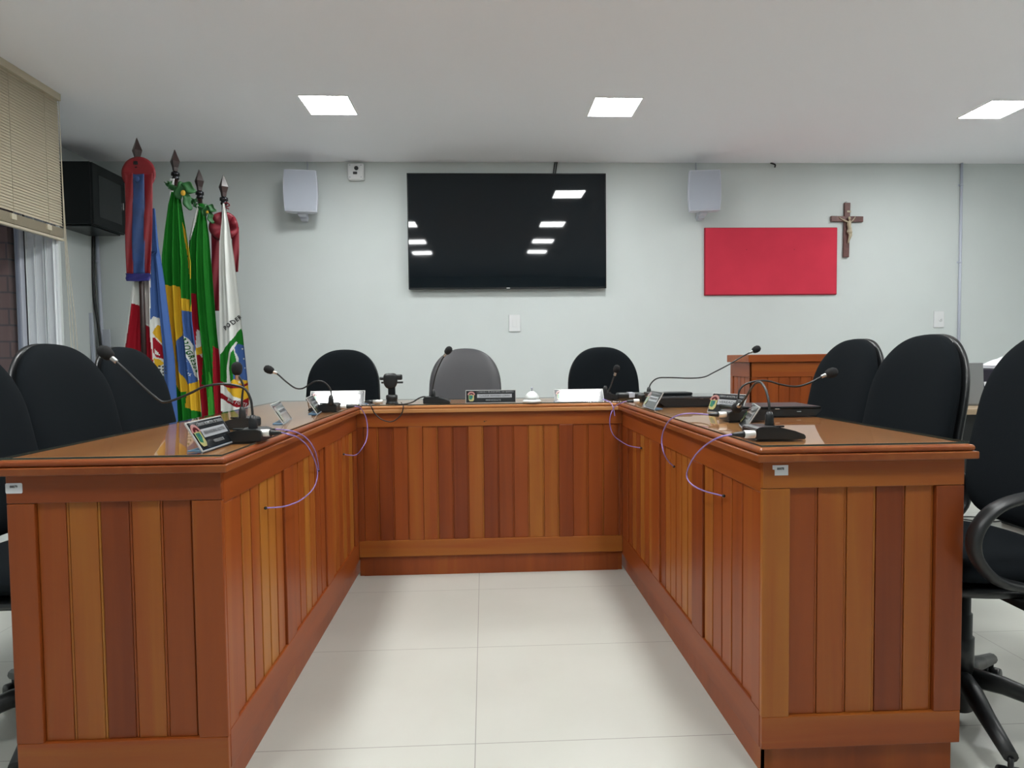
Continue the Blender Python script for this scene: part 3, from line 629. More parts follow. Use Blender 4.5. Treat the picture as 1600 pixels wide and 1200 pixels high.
# security camera
r = empty('security_camera', (-1.097, YW, 2.652), label='small white square security camera under the ceiling left of the television', cat='camera')
MB().box(-.07, .07, -.05, 0, -.073, .073, bev=.014, seg=3).build('housing', WHITE, r)
MB().prism(superell(.06, .064, .064, 6, 6), -.053, -.048, 'xz').build('face_plate', WHITE, r)
MB().lathe([(.012, 0), (.018, .002), (.018, .008), (.012, .010), (.008, .006)], seg=20, M=Matrix.Translation((.008, -.053, .025)) @ Matrix.Rotation(R(90), 4, 'X')).build('lens', BPLAST, r)
MB().box(-.022, .014, -.058, -.050, -.026, -.004, bev=.003).build('infrared_window', BPLAST, r)
for a, c in ((.048, .052), (.048, -.05), (-.048, -.05), (-.048, .052)): MB().lathe([(.005, 0), (.005, .003), (.002, .004)], seg=12, M=Matrix.Translation((a, -.053, c)) @ Matrix.Rotation(R(90), 4, 'X')).build('screw', GREYAL, r)
# red board
r = empty('felt_board', (2.603, YW-.001, 1.864), label='blank red felt notice board on the back wall beside the crucifix', cat='notice board')
MB().box(-.612, .612, -.018, 0, -.304, .304, bev=.006).build('board', DRED, r)
MB().box(-.604, .606, -.0215, -.017, -.296, .299, bev=.004).build('felt', REDF, r)
for a in (-.228, .212): MB().sphere((a, -.0218, .105), .004).build('pin', DRED, r)
# crucifix
r = empty('crucifix', (3.300, YW, 2.145), label='dark wooden crucifix hanging right of the red board', cat='crucifix')
CM = Matrix.Rotation(R(.9), 4, 'Y')
MB().box(-.026, .026, -.025, -.004, -.247, .243, M=CM, bev=.003).box(-.148, .149, -.0255, -.004, .072, .122, M=CM, bev=.003).build('cross', CROSSW, r)
MB().lathe([(.006, 0), (.008, .002), (.006, .004)], seg=14, M=Matrix.Translation((-.004, -.010, .251)) @ Matrix.Rotation(R(90), 4, 'X')).build('hanging_ring', CHROME, r)
MB().box(-.017, .019, -.029, -.025, .155, .172, M=Matrix.Rotation(R(5), 4, 'Y'), bev=.002).build('title_scroll', BONE, r)
m = MB(); y = -.042
tp = [((.012, y+.006, .092), .010), ((.012, y, .078), .006), ((.010, y, .066), .0165), ((.008, y, .045), .019), ((.010, y, .022), .015), ((.014, y, .002), .018), ((.015, y, -.018), .019)]
m.tube([p for p, _ in tp], [q for _, q in tp], 14)
m.sphere((.008, y-.004, .098), .0125, (1, 1.05, 1.25))
for pts in (((-.004, y, .066), (-.026, y+.004, .077), (-.050, y+.010, .092), (-.078, y+.016, .112)), ((.024, y, .066), (.042, y+.004, .080), (.058, y+.010, .096), (.074, y+.016, .114))):
    m.tube(pts, [.0075, .0062, .005, .0045], 10)
for pts in (((.006, y, -.018), (.010, y-.008, -.055), (.006, y+.004, -.095), (.004, y+.010, -.125)), ((.024, y, -.018), (.024, y-.006, -.056), (.014, y+.004, -.093), (.006, y+.008, -.120))):
    m.tube(pts, [.012, .009, .0065, .005], 10)
m.build('figure', BONE, r)
m = MB(); m.tube([(.012, y, -.004), (.015, y, -.026), (.017, y-.001, -.034)], [.0205, .023, .021], 14, flat=.9).tube([(-.004, y-.004, -.008), (-.010, y-.002, -.03)], [.007, .004], 8); m.build('loincloth', BONE, r)
# wall plates
r = empty('wall_switch', (.275, YW, 1.327), label='white blank switch plate on the wall under the television', cat='switch plate')
MB().box(-.052, .052, -.012, 0, -.075, .075, bev=.005).build('plate', WHITE, r)
MB().box(-.02, .02, -.015, -.011, -.035, .035, bev=.002).build('cover', WHITE, r)
r = empty('cable_outlet', (4.185, YW, 1.329), label='white cable outlet plate with round hole near the right conduit', cat='outlet plate')
MB().box(-.048, .048, -.012, 0, -.075, .075, bev=.004).build('plate', WHITE, r)
MB().lathe([(.006, 0), (.016, 0), (.016, .004), (.006, .004)], seg=20, M=Matrix.Translation((.012, -.0115, -.005)) @ Matrix.Rotation(R(90), 4, 'X')).build('collar', WHITE, r)
MB().lathe([(.0055, 0), (.0055, .003)], seg=14, M=Matrix.Translation((.012, -.0125, -.005)) @ Matrix.Rotation(R(90), 4, 'X')).build('hole', BPLAST, r)
r = empty('conduit_pipe', (4.372, YW, 0), label='thin pale conduit pipe running up the back wall at the right', cat='pipe')
MB().tube([(0, -.014, .4), (0, -.014, ZC-.001)], .0115, 14).build('pipe', PIPE, r)
for z in (2.55, 1.075, 1.85): MB().tube([(0, -.014, z-.008), (0, -.014, z+.008)], .0145, 14).box(-.022, .022, -.004, 0, z-.008, z+.008, bev=.001).build('clamp', PIPE, r)
r = empty('conduit_pipe', (-3.325, YW, 0), label='grey conduit pipe below the black wall cabinet', cat='pipe')
MB().tube([(.02, -.016, .4), (0, -.016, 2.11)], .0145, 14).build('pipe', PIPE, r)
MB().tube([(-.001, -.016, 1.88), (-.001, -.016, 1.90)], .018, 14).build('clamp', PIPE, r)
MB().tube(smooth_path([(-3.345, YW-.03, 2.12), (-3.352, YW-.04, 1.9), (-3.348, YW-.05, 1.6), (-3.32, YW-.05, 1.3), (-3.30, YW-.04, .9)]), .011, 8).build('black_cable', BLACKCB, label='thick black cable hanging beside the conduit under the wall cabinet', cat='cable')
MB().box(-.012, .012, -.012, .012, 0, 1.44, bev=.002).build('cable_trunking', PIPE, loc=(-3.312, YW-.10, 0), label='thin pale trunking stick leaning below the black wall cabinet', cat='trunking').rotation_euler = (0, R(-1.6), 0)
MB().box(-.028, .028, -.008, .008, 0, 1.30, bev=.002).build('cable_trunking', GREYAL, loc=(-3.20, YW-.06, 0), label='wider pale board leaning in the corner behind the flags', cat='board').rotation_euler = (0, R(-2.2), 0)
# black wall cabinet in the niche
r = empty('wall_cabinet', (XN+.002, 5.37, 2.10), label='black wall cabinet with dark glass door in the left corner', cat='cabinet')
MB().box(0, .30, -.23, .23, 0, .485, bev=.004).build('body', DKSTEEL, r)
d = MB().box(.30, .318, -.225, .225, .006, .48, bev=.003).build('door', DKSTEEL, r)
MB().box(.318, .3205, -.15, .16, .07, .40).build('door_glass', SMOKED, d)
MB().box(.318, .328, .175, .185, .20, .26, bev=.002).build('door_handle', CHROME, d)
MB().box(.02, .28, -.2, .2, -.012, -.0005, bev=.002).build('bottom_plate', DKSTEEL, r)

# ------------------------------------------------------------------ flags
PAL = dict(W=rgb(212, 214, 210), R=rgb(150, 18, 35), B=rgb(62, 92, 148), Y=rgb(208, 165, 40), G=rgb(20, 110, 28), G2=rgb(190, 182, 180), G3=rgb(70, 165, 60), D=rgb(130, 10, 25))
def inpoly(x, z, poly):
    c = False; j = len(poly)-1
    for i in range(len(poly)):
        xi, zi = poly[i]; xj, zj = poly[j]
        if (zi > z) != (zj > z) and x < (xj-xi)*(z-zi)/(zj-zi)+xi: c = not c
        j = i
    return c
def interp(L, z):
    if z >= L[0][1]: return L[0][0]
    for (x0, z0), (x1, z1) in zip(L, L[1:]):
        if z1 <= z <= z0: return x0+(x1-x0)*(z0-z)/max(1e-6, z0-z1)
    return L[-1][0]
def cloth(name, D, parent, folds, amp, phase, ztop=None, zbot=None, yoff=0, seams=()):
    y0 = D['y']+yoff; zt = D['left'][0][1] if ztop is None else ztop; zb = (D['left'][-1][1]) if zbot is None else zbot
    NX, NZ = 84, int((zt-zb)/.0045)
    def depth(s, z):
        k = min(1, (zt-z)/.5)
        return y0 + amp*(.25+.75*k)*math.sin(2*math.pi*folds*s+phase+.5*math.sin((zt-z)*2.3)) + .4*amp*k*math.sin(2*math.pi*folds*2.3*s+1.3*phase)
    bm = bmesh.new(); lay = bm.loops.layers.float_color.new('paint'); vs = []
    dx = parent.location
    for j in range(NZ+1):
        z = zt+(zb-zt)*j/NZ; xl, xr = interp(D['left'], z), interp(D['right'], z); row = []
        for i in range(NX+1):
            s = i/NX; x = xl+(xr-xl)*(s + .012*math.sin(2*math.pi*folds*s*1.0+phase))
            row.append(bm.verts.new((x-dx.x, depth(s, z)-dx.y, z-dx.z)))
        vs.append(row)
    def colour(x, z):
        c = D['base']
        for k, p in D['polys']:
            if inpoly(x, z, p): c = k
        return PAL[c]
    for j in range(NZ):
        for i in range(NX):
            q = (vs[j+1][i], vs[j+1][i+1], vs[j][i+1], vs[j][i]); f = bm.faces.new(q); f.smooth = True
            cx = sum(v.co.x for v in q)/4+dx.x; cz = sum(v.co.z for v in q)/4+dx.z; c = colour(cx, cz)
            for lp in f.loops: lp[lay] = c
    me = bpy.data.meshes.new(name); bm.to_mesh(me); bm.free(); me.materials.append(PAINTED)
    o = bpy.data.objects.new(name, me); COL.objects.link(o); o.parent = parent
    def surf(x, z):
        xl, xr = interp(D['left'], z), interp(D['right'], z); s = max(0, min(1, (x-xl)/max(1e-4, xr-xl)))
        s0 = s - .012*math.sin(2*math.pi*folds*s+phase)
        return depth(s0, z)
    return o, surf
def flag(key, x, ypole, zhead, lean, label, folds, amp, phase, zc):
    """spear-tipped pole standing on the floor; zhead = bottom of the spear"""
    D = FLAGS[key]; r = empty('flag', (x, ypole, 0), label=label, cat='flag', group='flags in the left corner')
    T_ = Matrix.Rotation(R(lean), 4, 'Y')
    MB().tube([(0, 0, .02), T_ @ Vector((0, 0, 1.2)), T_ @ Vector((0, 0, zhead))], .0165, 16).build('pole', DWOOD, r)
    MB().lathe([(.012, zhead+.0), (.018, zhead+.005), (.021, zhead+.03), (.034, zhead+.072), (.002, zhead+.155)], seg=4, M=T_ @ Matrix.Rotation(R(0), 4, 'Z')).build('spear_tip', DWOOD, r)
    for p in r.children[-1].data.polygons: p.use_smooth = False
    MB().lathe([(.019, zhead-.055), (.024, zhead-.045), (.019, zhead-.035), (.019, zhead-.03), (.028, zhead-.026), (.028, zhead-.006), (.020, zhead), (.012, zhead+.004)], seg=24, M=T_).build('collar', COLLAR, r)
    MB().lathe([(.045, 0), (.045, .03), (.03, .05), (.022, .12), (.018, .125)], seg=28).build('foot', DWOOD, r)
    c, surf = cloth('cloth', D, r, folds, amp, phase, zbot=.30 if key != 'four' else zc)
    return r, surf
COLLAR = mat('dark_metal_collar', (.03, .03, .035, 1), .12, metal=.8)
r1, s1 = flag('one', -2.300, 4.395, 2.355, 0, 'leftmost flag with white, red and blue cloth under a red and blue ribbon', 4, .016, .8, .3)
r2, s2 = flag('two', -2.150, 4.60, 2.345, 0, 'Brazilian green and yellow flag with the word PROGRESSO', 3.2, .022, 2.4, .3)
r3, s3 = flag('three', -2.026, 4.69, 2.235, 0, 'green and red flag between the Brazilian flag and the white one', 3.2, .020, 1.2, .3)
r4, s4 = flag('four', -1.829, 4.62, 2.175, 0, 'white flag with the word PODER and a green map', 1.5, .014, .2, .66)
def loc_of(r, surf, dy=-.0045):
    def f(v):
        return Vector((v.x-r.location.x, surf(v.x, v.z)+dy-r.location.y, v.z-r.location.z))
    return f
BLK = INKD
def cloth_text(body, cx, cz, rot, size, width, m, r, s):
    text_mesh('lettering', body, size, m, r, Matrix.Translation((cx, 0, cz)) @ Matrix.Rotation(R(-rot), 4, 'Y') @ Matrix.Rotation(R(90), 4, 'X'), map_fn=loc_of(r, s, -.0055), width=width, bold=.025, space=1.3)
GINK = mat('green_print', PAL['G'], .6)
cloth_text('PODER', -1.768, 1.285, 38, .042, .145, BLK, r4, s4)
cloth_text('MAIS FORTE', -1.755, .722, -19, .034, .135, INK, r4, s4)
cloth_text('PROGRESSO', -2.045, 1.055, -72, .040, .255, GINK, r2, s2)
def stars(r, s, L):
    m = MB()
    for x, z, q in L:
        poly = [(x+q*(1 if k % 2 == 0 else .42)*math.sin(math.pi*k/5), z+q*(1 if k % 2 == 0 else .42)*math.cos(math.pi*k/5)) for k in range(10)]
        f = loc_of(r, s, -.003); m.bm.faces.new([m.bm.verts.new(f(Vector((a, 0, c)))) for a, c in poly])
    m.build('stars', INK, r)
stars(r2, s2, [(-2.083, 1.165, .011), (-2.082, 1.115, .011), (-2.080, 1.06, .011), (-2.065, 1.02, .010), (-2.055, .925, .015), (-2.062, .955, .008)])
stars(r4, s4, [(-1.708, 1.10, .009), (-1.700, 1.03, .009), (-1.695, .965, .007), (-1.735, .865, .014)])
# coat of arms lines on the first flag: grapes as small dark dots
m = MB()
for k in range(14):
    x, z = -2.215+.016*(k % 4), .985-.022*(k//4)-.004*(k % 2); f = loc_of(r1, s1, -.003)
    m.bm.faces.new([m.bm.verts.new(f(Vector((x+.006*math.cos(a*.785), 0, z+.006*math.sin(a*.785))))) for a in range(8)])
m.build('crest_lines', INKD, r1)
# ribbons
REDR = mat('red_satin', (.21, .007, .014, 1), .5, vary=.12, vscale=18); BLUER = mat('blue_satin', (.022, .060, .19, 1), .45, vary=.2, vscale=14); GREENR = mat('green_ribbon', (.012, .10, .02, 1), .6); DREDR = mat('dark_red_ribbon', (.20, .008, .02, 1), .55)
NAVYR = mat('navy_hem', (.02, .02, .16, 1), .6)
def strip(parent, m, xa0, xa1, z0, xb0, xb1, z1, y, wav=.004, name='ribbon', th=.003):
    mb = MB(); n = 40; rows = []
    L = parent.location
    for j in range(n+1):
        t = j/n; a = xa0+(xb0-xa0)*t; b = xa1+(xb1-xa1)*t; z = z0+(z1-z0)*t; row = []
        for i in range(9):
            s = i/8; row.append(mb.bm.verts.new((a+(b-a)*s-L.x, y+wav*math.sin(5*s+7*t)-L.y, z-L.z)))
        rows.append(row)
    for j in range(n):
        for i in range(8):
            f = mb.bm.faces.new((rows[j+1][i], rows[j+1][i+1], rows[j][i+1], rows[j][i])); f.smooth = True
    o = mb.build(name, m, parent, recalc=False)
    md = o.modifiers.new('thickness', 'SOLIDIFY'); md.thickness = th; return o
def rosette(parent, m, cx, cy, cz, rad, pet=12, depth=.018, name='rosette'):
    mb = MB(); L = parent.location; N = 72; rings = []
    for j, (k, dz) in enumerate(((0, 0), (.25, .1), (.55, .6), (.85, 1), (1, .55), (.92, .0))):
        rings.append([mb.bm.verts.new((cx-L.x+rad*k*math.cos(2*math.pi*i/N), cy-L.y-depth*dz*(1+.35*math.sin(pet*2*math.pi*i/N)), cz-L.z+rad*k*math.sin(2*math.pi*i/N))) for i in range(N)])
    for a, b in zip(rings, rings[1:]):
        for i in range(N):
            try: f = mb.bm.faces.new((a[i], a[(i+1) % N], b[(i+1) % N], b[i])); f.smooth = True
            except ValueError: pass
    bmesh.ops.remove_doubles(mb.bm, verts=mb.bm.verts[:], dist=1e-6)
    return mb.build(name, m, parent)
yr = 4.365
strip(r1, REDR, -2.372, -2.315, 2.27, -2.383, -2.335, 1.605, yr, .005)
strip(r1, REDR, -2.250, -2.186, 2.27, -2.262, -2.223, 1.605, yr, .005)
strip(r1, BLUER, -2.322, -2.240, 2.262, -2.338, -2.258, 1.60, yr-.004, .006)
strip(r1, NAVYR, -2.384, -2.222, 1.606, -2.380, -2.226, 1.556, yr-.007, .005, 'ribbon_hem')
rosette(r1, REDR, -2.283, yr+.009, 2.268, .112, 9, .003)
MB().lathe([(.002, .004), (.016, .003), (.020, 0)], seg=20, M=Matrix.Translation((-2.283+2.300, yr-.016-4.395, 2.225)) @ Matrix.Rotation(R(90), 4, 'X')).build('rosette_button', BLUER, r1)
def bow(parent, m, cx, cy, cz, k, name='ribbon_bow'):
    mb = MB(); L = parent.location
    for (dx, dz, w, h, rot) in ((-.022, .015, .03, .052, 20), (.03, .03, .03, .045, -45), (.018, -.045, .022, .06, -12), (-.06, .03, .018, .022, 70)):
        M = Matrix.Translation((cx-L.x+dx*k, cy-L.y, cz-L.z+dz*k)) @ Matrix.Rotation(R(rot), 4, 'Y')
        mb.pillow(superell(w*k, h*k, h*k, 2, 2, N=28), .014*k, .010*k, lambda a, b, hh: M @ Vector((a+.006*math.sin(b*90/k), -hh+.010*math.sin(a*120/k), b)), 5, 2)
    return mb.build(name, m, parent)
YELR = mat('yellow_ribbon', (.62, .36, .03, 1), .6)
bow(r2, GREENR, -2.035, 4.465, 2.165, 1.15); MB().sphere((-2.030+2.150, 4.445-4.60, 2.160), .016, (1, .5, 1.2)).build('bow_knot', YELR, r2)
bow(r2, GREENR, -2.175, 4.56, 2.245, .38)
strip(r2, WHITE, -2.172, -2.140, 2.29, -2.178, -2.16, 2.16, 4.565, .002, 'sleeve')
bow(r3, GREENR, -1.918, 4.565, 2.06, .8); MB().sphere((-1.917+2.026, 4.55-4.69, 2.055), .010, (1, .5, 1)).build('bow_knot', YELR, r3)
bow(r3, GREENR, -2.055, 4.66, 2.15, .42)
rosette(r4, DREDR, -1.862, 4.70, 1.985, .105, 6, .03)
strip(r4, DREDR, -1.958, -1.900, 1.97, -1.968, -1.915, 1.38, 4.70, .005); strip(r4, DREDR, -1.82, -1.758, 1.98, -1.80, -1.772, 1.66, 4.70, .005)
MB().tube(smooth_path([(0, -.02, 2.115), (.03, -.03, 2.13), (.05, -.03, 2.11), (.02, -.028, 2.10), (.045, -.03, 2.085)]), .004, 8).build('tie_cord', DREDR, r4)

# ------------------------------------------------------------------ microphones
def mic(key, bx, by, sgn, label, plug=None, base_len=.125, base_y=.088):
    """wedge base with flexible neck; sgn: side towards which the thin end of the wedge points"""
    P = [Vector(p) for p in GOOSE[key]]
    r = empty('gooseneck_microphone', (bx, by, ZG), label=label, cat='microphone', group='gooseneck microphones on the counters')
    L = base_len/2; O_ = Vector((bx, by, ZG))
    prof = [(-L*sgn, .0), (-L*sgn, .026), (-L*.82*sgn, .031), (-L*.1*sgn, .031), (L*.55*sgn, .021), (L*.97*sgn, .011), (L*sgn, .006), (L*sgn, 0)]
    m = MB().prism(prof, -base_y/2, base_y/2, 'xz')
    bmesh.ops.bevel(m.bm, geom=m.bm.edges[:], offset=.002, segments=2, affect='EDGES', clamp_overlap=True)
    m.build('base', BPLAST, r)
    pts = smooth_path([p-O_ for p in P], 6)
    px, py = pts[0].x, pts[0].y
    MB().lathe([(.0105, .026), (.0115, .032), (.010, .055), (.006, .066)], (px, py, 0), 16).build('neck_socket', BPLAST, r)
    MB().tube([Vector((px, py, .03))]+pts, .0032, 10).build('gooseneck', BLACKCB, r)
    e = pts[-1]; d = (pts[-1]-pts[-5]).normalized(); q = d.to_track_quat('Z', 'Y').to_matrix().to_4x4()
    MB().lathe([(.004, -.034), (.006, -.032), (.0065, -.014), (.0085, -.010)], seg=14, M=Matrix.Translation(e) @ q).build('capsule_ring', STEEL, r)
    MB().lathe([(.0075, -.018), (.0135, -.012), (.0165, 0), (.0158, .012), (.010, .0205), (.002, .0235)], seg=20, M=Matrix.Translation(e) @ q).build('foam_windscreen', RUBBER, r)
    MB().box(-.012, .012, -base_y*.36-.004, -base_y*.36+.010, .029, .0335, bev=.0015).build('talk_button', DKSTEEL, r)
    return r
def cord(key, label, grp='purple microphone cables', px=None, sgn=1, ypl=None, zpl=None):
    """purple cable with its XLR plug; px = x of the plug mouth at the microphone base"""
    P = [Vector(p) for p in CORD[key]]
    r = empty('microphone_cable', P[0], label=label, cat='cable', group=grp)
    O_ = P[0]
    pts = smooth_path([p-O_ for p in P], 6)
    MB().tube(pts, .0021, 8).build('cord', PURPLE, r)
    # plug: boot then silver barrel, pointing back along x towards the microphone base
    d = Vector((-sgn, 0, 0)); d.normalize()
    q = d.to_track_quat('Z', 'Y').to_matrix().to_4x4(); Mx = Matrix.Translation((0, 0, 0)) @ q
    MB().lathe([(.0028, -.002), (.0045, .006), (.0075, .024), (.0085, .030)], seg=16, M=Mx).build('boot', BPLAST, r)
    MB().lathe([(.0086, .030), (.0095, .031), (.0095, .053), (.0088, .056)], seg=18, M=Mx).build('plug', PLUGM, r)
    q_ = pts[-1]; MB().sphere(tuple(q_), .0045).build('cable_grommet', BPLAST, r)
    return r
# left counter (base touches glass)
mic('L1', -.638, 1.69, -1, 'front left microphone with a neck bowed out to the left over the counter edge')
mic('L2', -.778, 2.03, -1, 'microphone right behind the front left one, head pointing at the camera', base_len=.11)
mic('L3', -.660, 2.64, -1, 'far microphone on the left counter with its head reaching left', base_len=.115)
mic('M', -.225, 3.0, 1, 'microphone on the back counter in front of the grey leather chair')
mic('RB', .615, 3.15, 1, 'microphone behind the white-glaring name plate on the back counter')
mic('R3', .790, 2.95, 1, 'far microphone on the right counter behind the closed laptops, neck reaching right')
mic('R2', .838, 2.02, 1, 'middle microphone on the right counter with its head in front of the chair backs')
mic('R1', .728, 1.565, 1, 'front right microphone with its neck curled back down behind the base')
cord('L1', 'purple microphone cable looping from the front left microphone into the left counter', sgn=1)
cord('L2', 'purple cable from the second left microphone, inside the bigger front loop', sgn=1)
cord('L3', 'purple cable hanging in the back left corner of the counters', sgn=1)
cord('R3', 'purple cable hanging in the back right corner of the counters', sgn=-1)
cord('R2', 'purple cable of the middle right microphone ending halfway along the panel', sgn=-1)
cord('R1', 'purple cable of the front right microphone, the lowest hanging one', sgn=-1)
MB().tube(smooth_path([(.555, 2.95, ZG+.012), (.585, 2.918, .80), (.596, 2.905, .77), (.600, 2.90, .74)]), .0021, 8).build('microphone_cable', PURPLE, label='short purple cable dropping from behind the white-glaring name plate', cat='cable', group='purple microphone cables')
r = empty('black_cable', (0, 0, 0), label='black microphone cable with silver plug curving across the back counter', cat='cable')
MB().tube(smooth_path(BLACKCORD, 6), .0035, 8).build('cord', BLACKCB, r)
Mx = Matrix.Translation((-.475, 2.97, ZG+.012)) @ Vector((-1, 0, 0)).to_track_quat('Z', 'Y').to_matrix().to_4x4()
MB().lathe([(.0095, 0), (.0095, .045)], seg=18, M=Mx).build('plug', PLUGM, r)
MB().lathe([(.0095, .045), (.008, .06), (.004, .085)], seg=16, M=Mx).build('boot', BPLAST, r)
MB().tube(smooth_path(LOOPCORD, 6), .0026, 8).build('black_cable', BLACKCB, label='thin dark cable hanging in a loop over the front edge of the back counter', cat='cable')

# ------------------------------------------------------------------ name plates
def nameplate(loc, rz, tilt, w, h, label, name='', role='', title='CÂMARA MUNICIPAL DE BARÃO', foot=.036):
    """acrylic plate leaning back; local -y faces the reader"""
    r = empty('name_plate', loc, rz, label=label, cat='name plate', group='acrylic name plates on the counters')
    T_ = Matrix.Rotation(R(-tilt), 4, 'X')
    MB().box(-w/2, w/2, 0, .004, 0, h, M=T_, bev=.0006, seg=1).build('sheet', PEDGE, r)
    MB().box(-w/2+.003, w/2-.003, -.0008, .0002, .003, h-.003, M=T_).build('black_face', PLATE, r)
    MB().box(-w/2, w/2, .001, foot, .0001, .003, bev=.0008, seg=1).build('foot', BLUEPL, r)
    Q = T_ @ Matrix.Translation((0, -.0012, 0)) @ Matrix.Rotation(R(90), 4, 'X')
    text_mesh('title_text', title, h*.15, PLINK, r, Q @ Matrix.Translation((w*.09, h*.84, 0)), width=w*.74, depth=.0003)
    MB().box(-w*.27, w*.42, -.0016, -.0008, h*.40, h*.68, M=T_).build('name_strip', PSTRIP, r)
    if name: text_mesh('name_text', name, h*.17, INKD, r, T_ @ Matrix.Translation((w*.075, -.0019, h*.54)) @ Matrix.Rotation(R(90), 4, 'X'), width=w*.6, depth=.0003)
    if role: text_mesh('role_text', role, h*.15, PLINK, r, Q @ Matrix.Translation((w*.05, h*.21, 0)), width=w*.3, depth=.0003)
    cx, cy, s = -w*.385, h*.5, h*.33
    pk = rgb(165, 120, 116); yl = rgb(165, 160, 108); gr = rgb(50, 115, 88); dr = rgb(85, 18, 25); bl = rgb(40, 85, 115)
    sh = [(pk, arc(cx, cy+s*.35, s*.85, 0, 180, 16)), (dr, arc(cx, cy+s*.35, s*.55, 0, 180, 14)), (pk, arc(cx, cy+s*.42, s*.18, 0, 360, 10)[:-1]),
          (yl, [(cx-s*.62, cy+s*.38), (cx+s*.62, cy+s*.38), (cx+s*.62, cy-s*.75), (cx+s*.35, cy-s*1.1), (cx-s*.35, cy-s*1.1), (cx-s*.62, cy-s*.75)]),
          (gr, [(cx-s*.5, cy+s*.28), (cx+s*.3, cy+s*.28), (cx+s*.35, cy-s*.2), (cx, cy-s*.75), (cx-s*.5, cy-s*.6)]),
          (bl, [(cx-s*.15, cy+s*.15), (cx+s*.25, cy+s*.12), (cx+s*.05, cy-s*.4)])]
    art('crest', sh, PRINTED, r, Q, .0002)
    return r
nameplate((.028, 2.955, ZG), R(-1), 14, .236, .062, 'black name plate reading PRESIDENTE in the middle of the back counter', 'CLAUDIR ANTONIO LORINI', 'PRESIDENTE')
def aim(px, py, lx, ly):
    p = Vector((px, py, .835)); c = (Vector((0, 0, HC))-p).normalized(); l = (Vector((lx, ly, ZC))-p).normalized(); n = (c+l).normalized()
    return math.atan2(n.x, -n.y), math.degrees(math.asin(n.z))
rz, tl = aim(.445, 2.97, .922, 1.53)
nameplate((.445, 2.955, ZG), rz, tl, .236, .066, 'name plate glaring white, right of the desk bell', '', '')
rz, tl = aim(-.69, 2.99, -1.035, 1.53)
nameplate((-.690, 2.985, ZG), rz, tl, .252, .072, 'name plate glaring white in the left corner beside the phone holder', '', '')
nameplate((-.648, 1.575, ZG), R(90), 30, .195, .078, 'black name plate at the front of the left counter, tilted back', 'BERNARDINO ROTTA', 'VEREADOR')
nameplate((-.672, 2.19, ZG), R(99), 32, .19, .078, 'grey-looking name plate alone in the middle of the left counter', 'VEREADOR')
nameplate((-.655, 2.55, ZG), R(98), 32, .18, .078, 'grey-looking name plate far on the left counter beside a microphone', 'VEREADOR')
nameplate((.662, 2.545, ZG), R(-89), 30, .17, .078, 'grey-looking name plate far on the right counter before the closed laptop', 'VEREADOR')
nameplate((.862, 2.25, ZG), R(-62), 26, .155, .078, 'black name plate with white strip, middle of the right counter', 'VEREADOR', 'VEREADOR')
nameplate((.742, 1.80, ZG), R(-107), 32, .15, .078, 'name plate seen almost edge-on behind the front right microphone', 'VEREADOR', foot=.06)
# desk bell
r = empty('desk_bell', (.222, 2.97, ZG), label='small silver desk bell on the back counter', cat='bell')
MB().lathe([(.042, 0), (.044, .002), (.044, .008), (.036, .013), (.034, .014)], seg=36).build('bell_base', SILVER, r)
MB().lathe([(.034, .0165), (.0345, .019), (.031, .030), (.024, .040), (.015, .048), (.008, .052), (.005, .053)], seg=36).build('dome', SILVER, r)
MB().lathe([(.0035, .0505), (.0035, .062), (.006, .064), (.006, .068), (.002, .071)], seg=18).build('plunger', GREYAL, r)
MB().lathe([(.020, .0135), (.020, .017)], seg=20).build('spindle', BPLAST, r)
# phone holder
r = empty('phone_holder', (-.435, 2.985, ZG), label='black phone holder standing on the back counter at the left', cat='phone holder')
MB().lathe([(.028, 0), (.030, .003), (.026, .008), (.025, .02), (.027, .024), (.027, .040), (.020, .044)], seg=28).build('stand_base', BPLAST, r)
MB().box(-.016, .016, -.012, .012, .04, .095, bev=.004).build('stem', DKSTEEL, r)
MB().lathe([(.012, -.014), (.016, -.012), (.016, .012), (.012, .014)], seg=20, M=Matrix.Translation((0, 0, .095)) @ Matrix.Rotation(R(90), 4, 'X')).build('pivot', BPLAST, r)
MB().pillow(superell(.033, .03, .045, 3.5, 2.4, (-.005, .115)), .014, .014, lambda a, b, h: Vector((a, -h-.004, b)), 6, 6).build('clamp_body', BPLAST, r)
MB().box(.020, .050, -.010, .012, .112, .138, bev=.006).box(-.055, -.03, -.010, .012, .112, .128, bev=.005).build('clamp_jaw', BPLAST, r)
MB().box(-.048, .054, -.004, .004, .096, .105, bev=.002).build('clamp_bar', BPLAST, r)
# blue pen-like film under the plug
MB().box(-.045, .045, -.012, .012, 0, .004, bev=.001).build('blue_strip', BLUEPL, loc=(-.565, 3.02, ZG), label='small blue strip beside the white plug on the back counter', cat='strip')
# small device at the right corner
r = empty('radio_receiver', (.725, 3.13, ZG), label='small rounded black device lying at the far corner of the right counter', cat='device')
MB().box(-.068, .065, -.03, .03, .0, .030, bev=.010, seg=3).build('body', BPLAST, r)
MB().box(-.012, .018, -.0315, .0315, .006, .0315, bev=.003).build('silver_band', GREYAL, r)
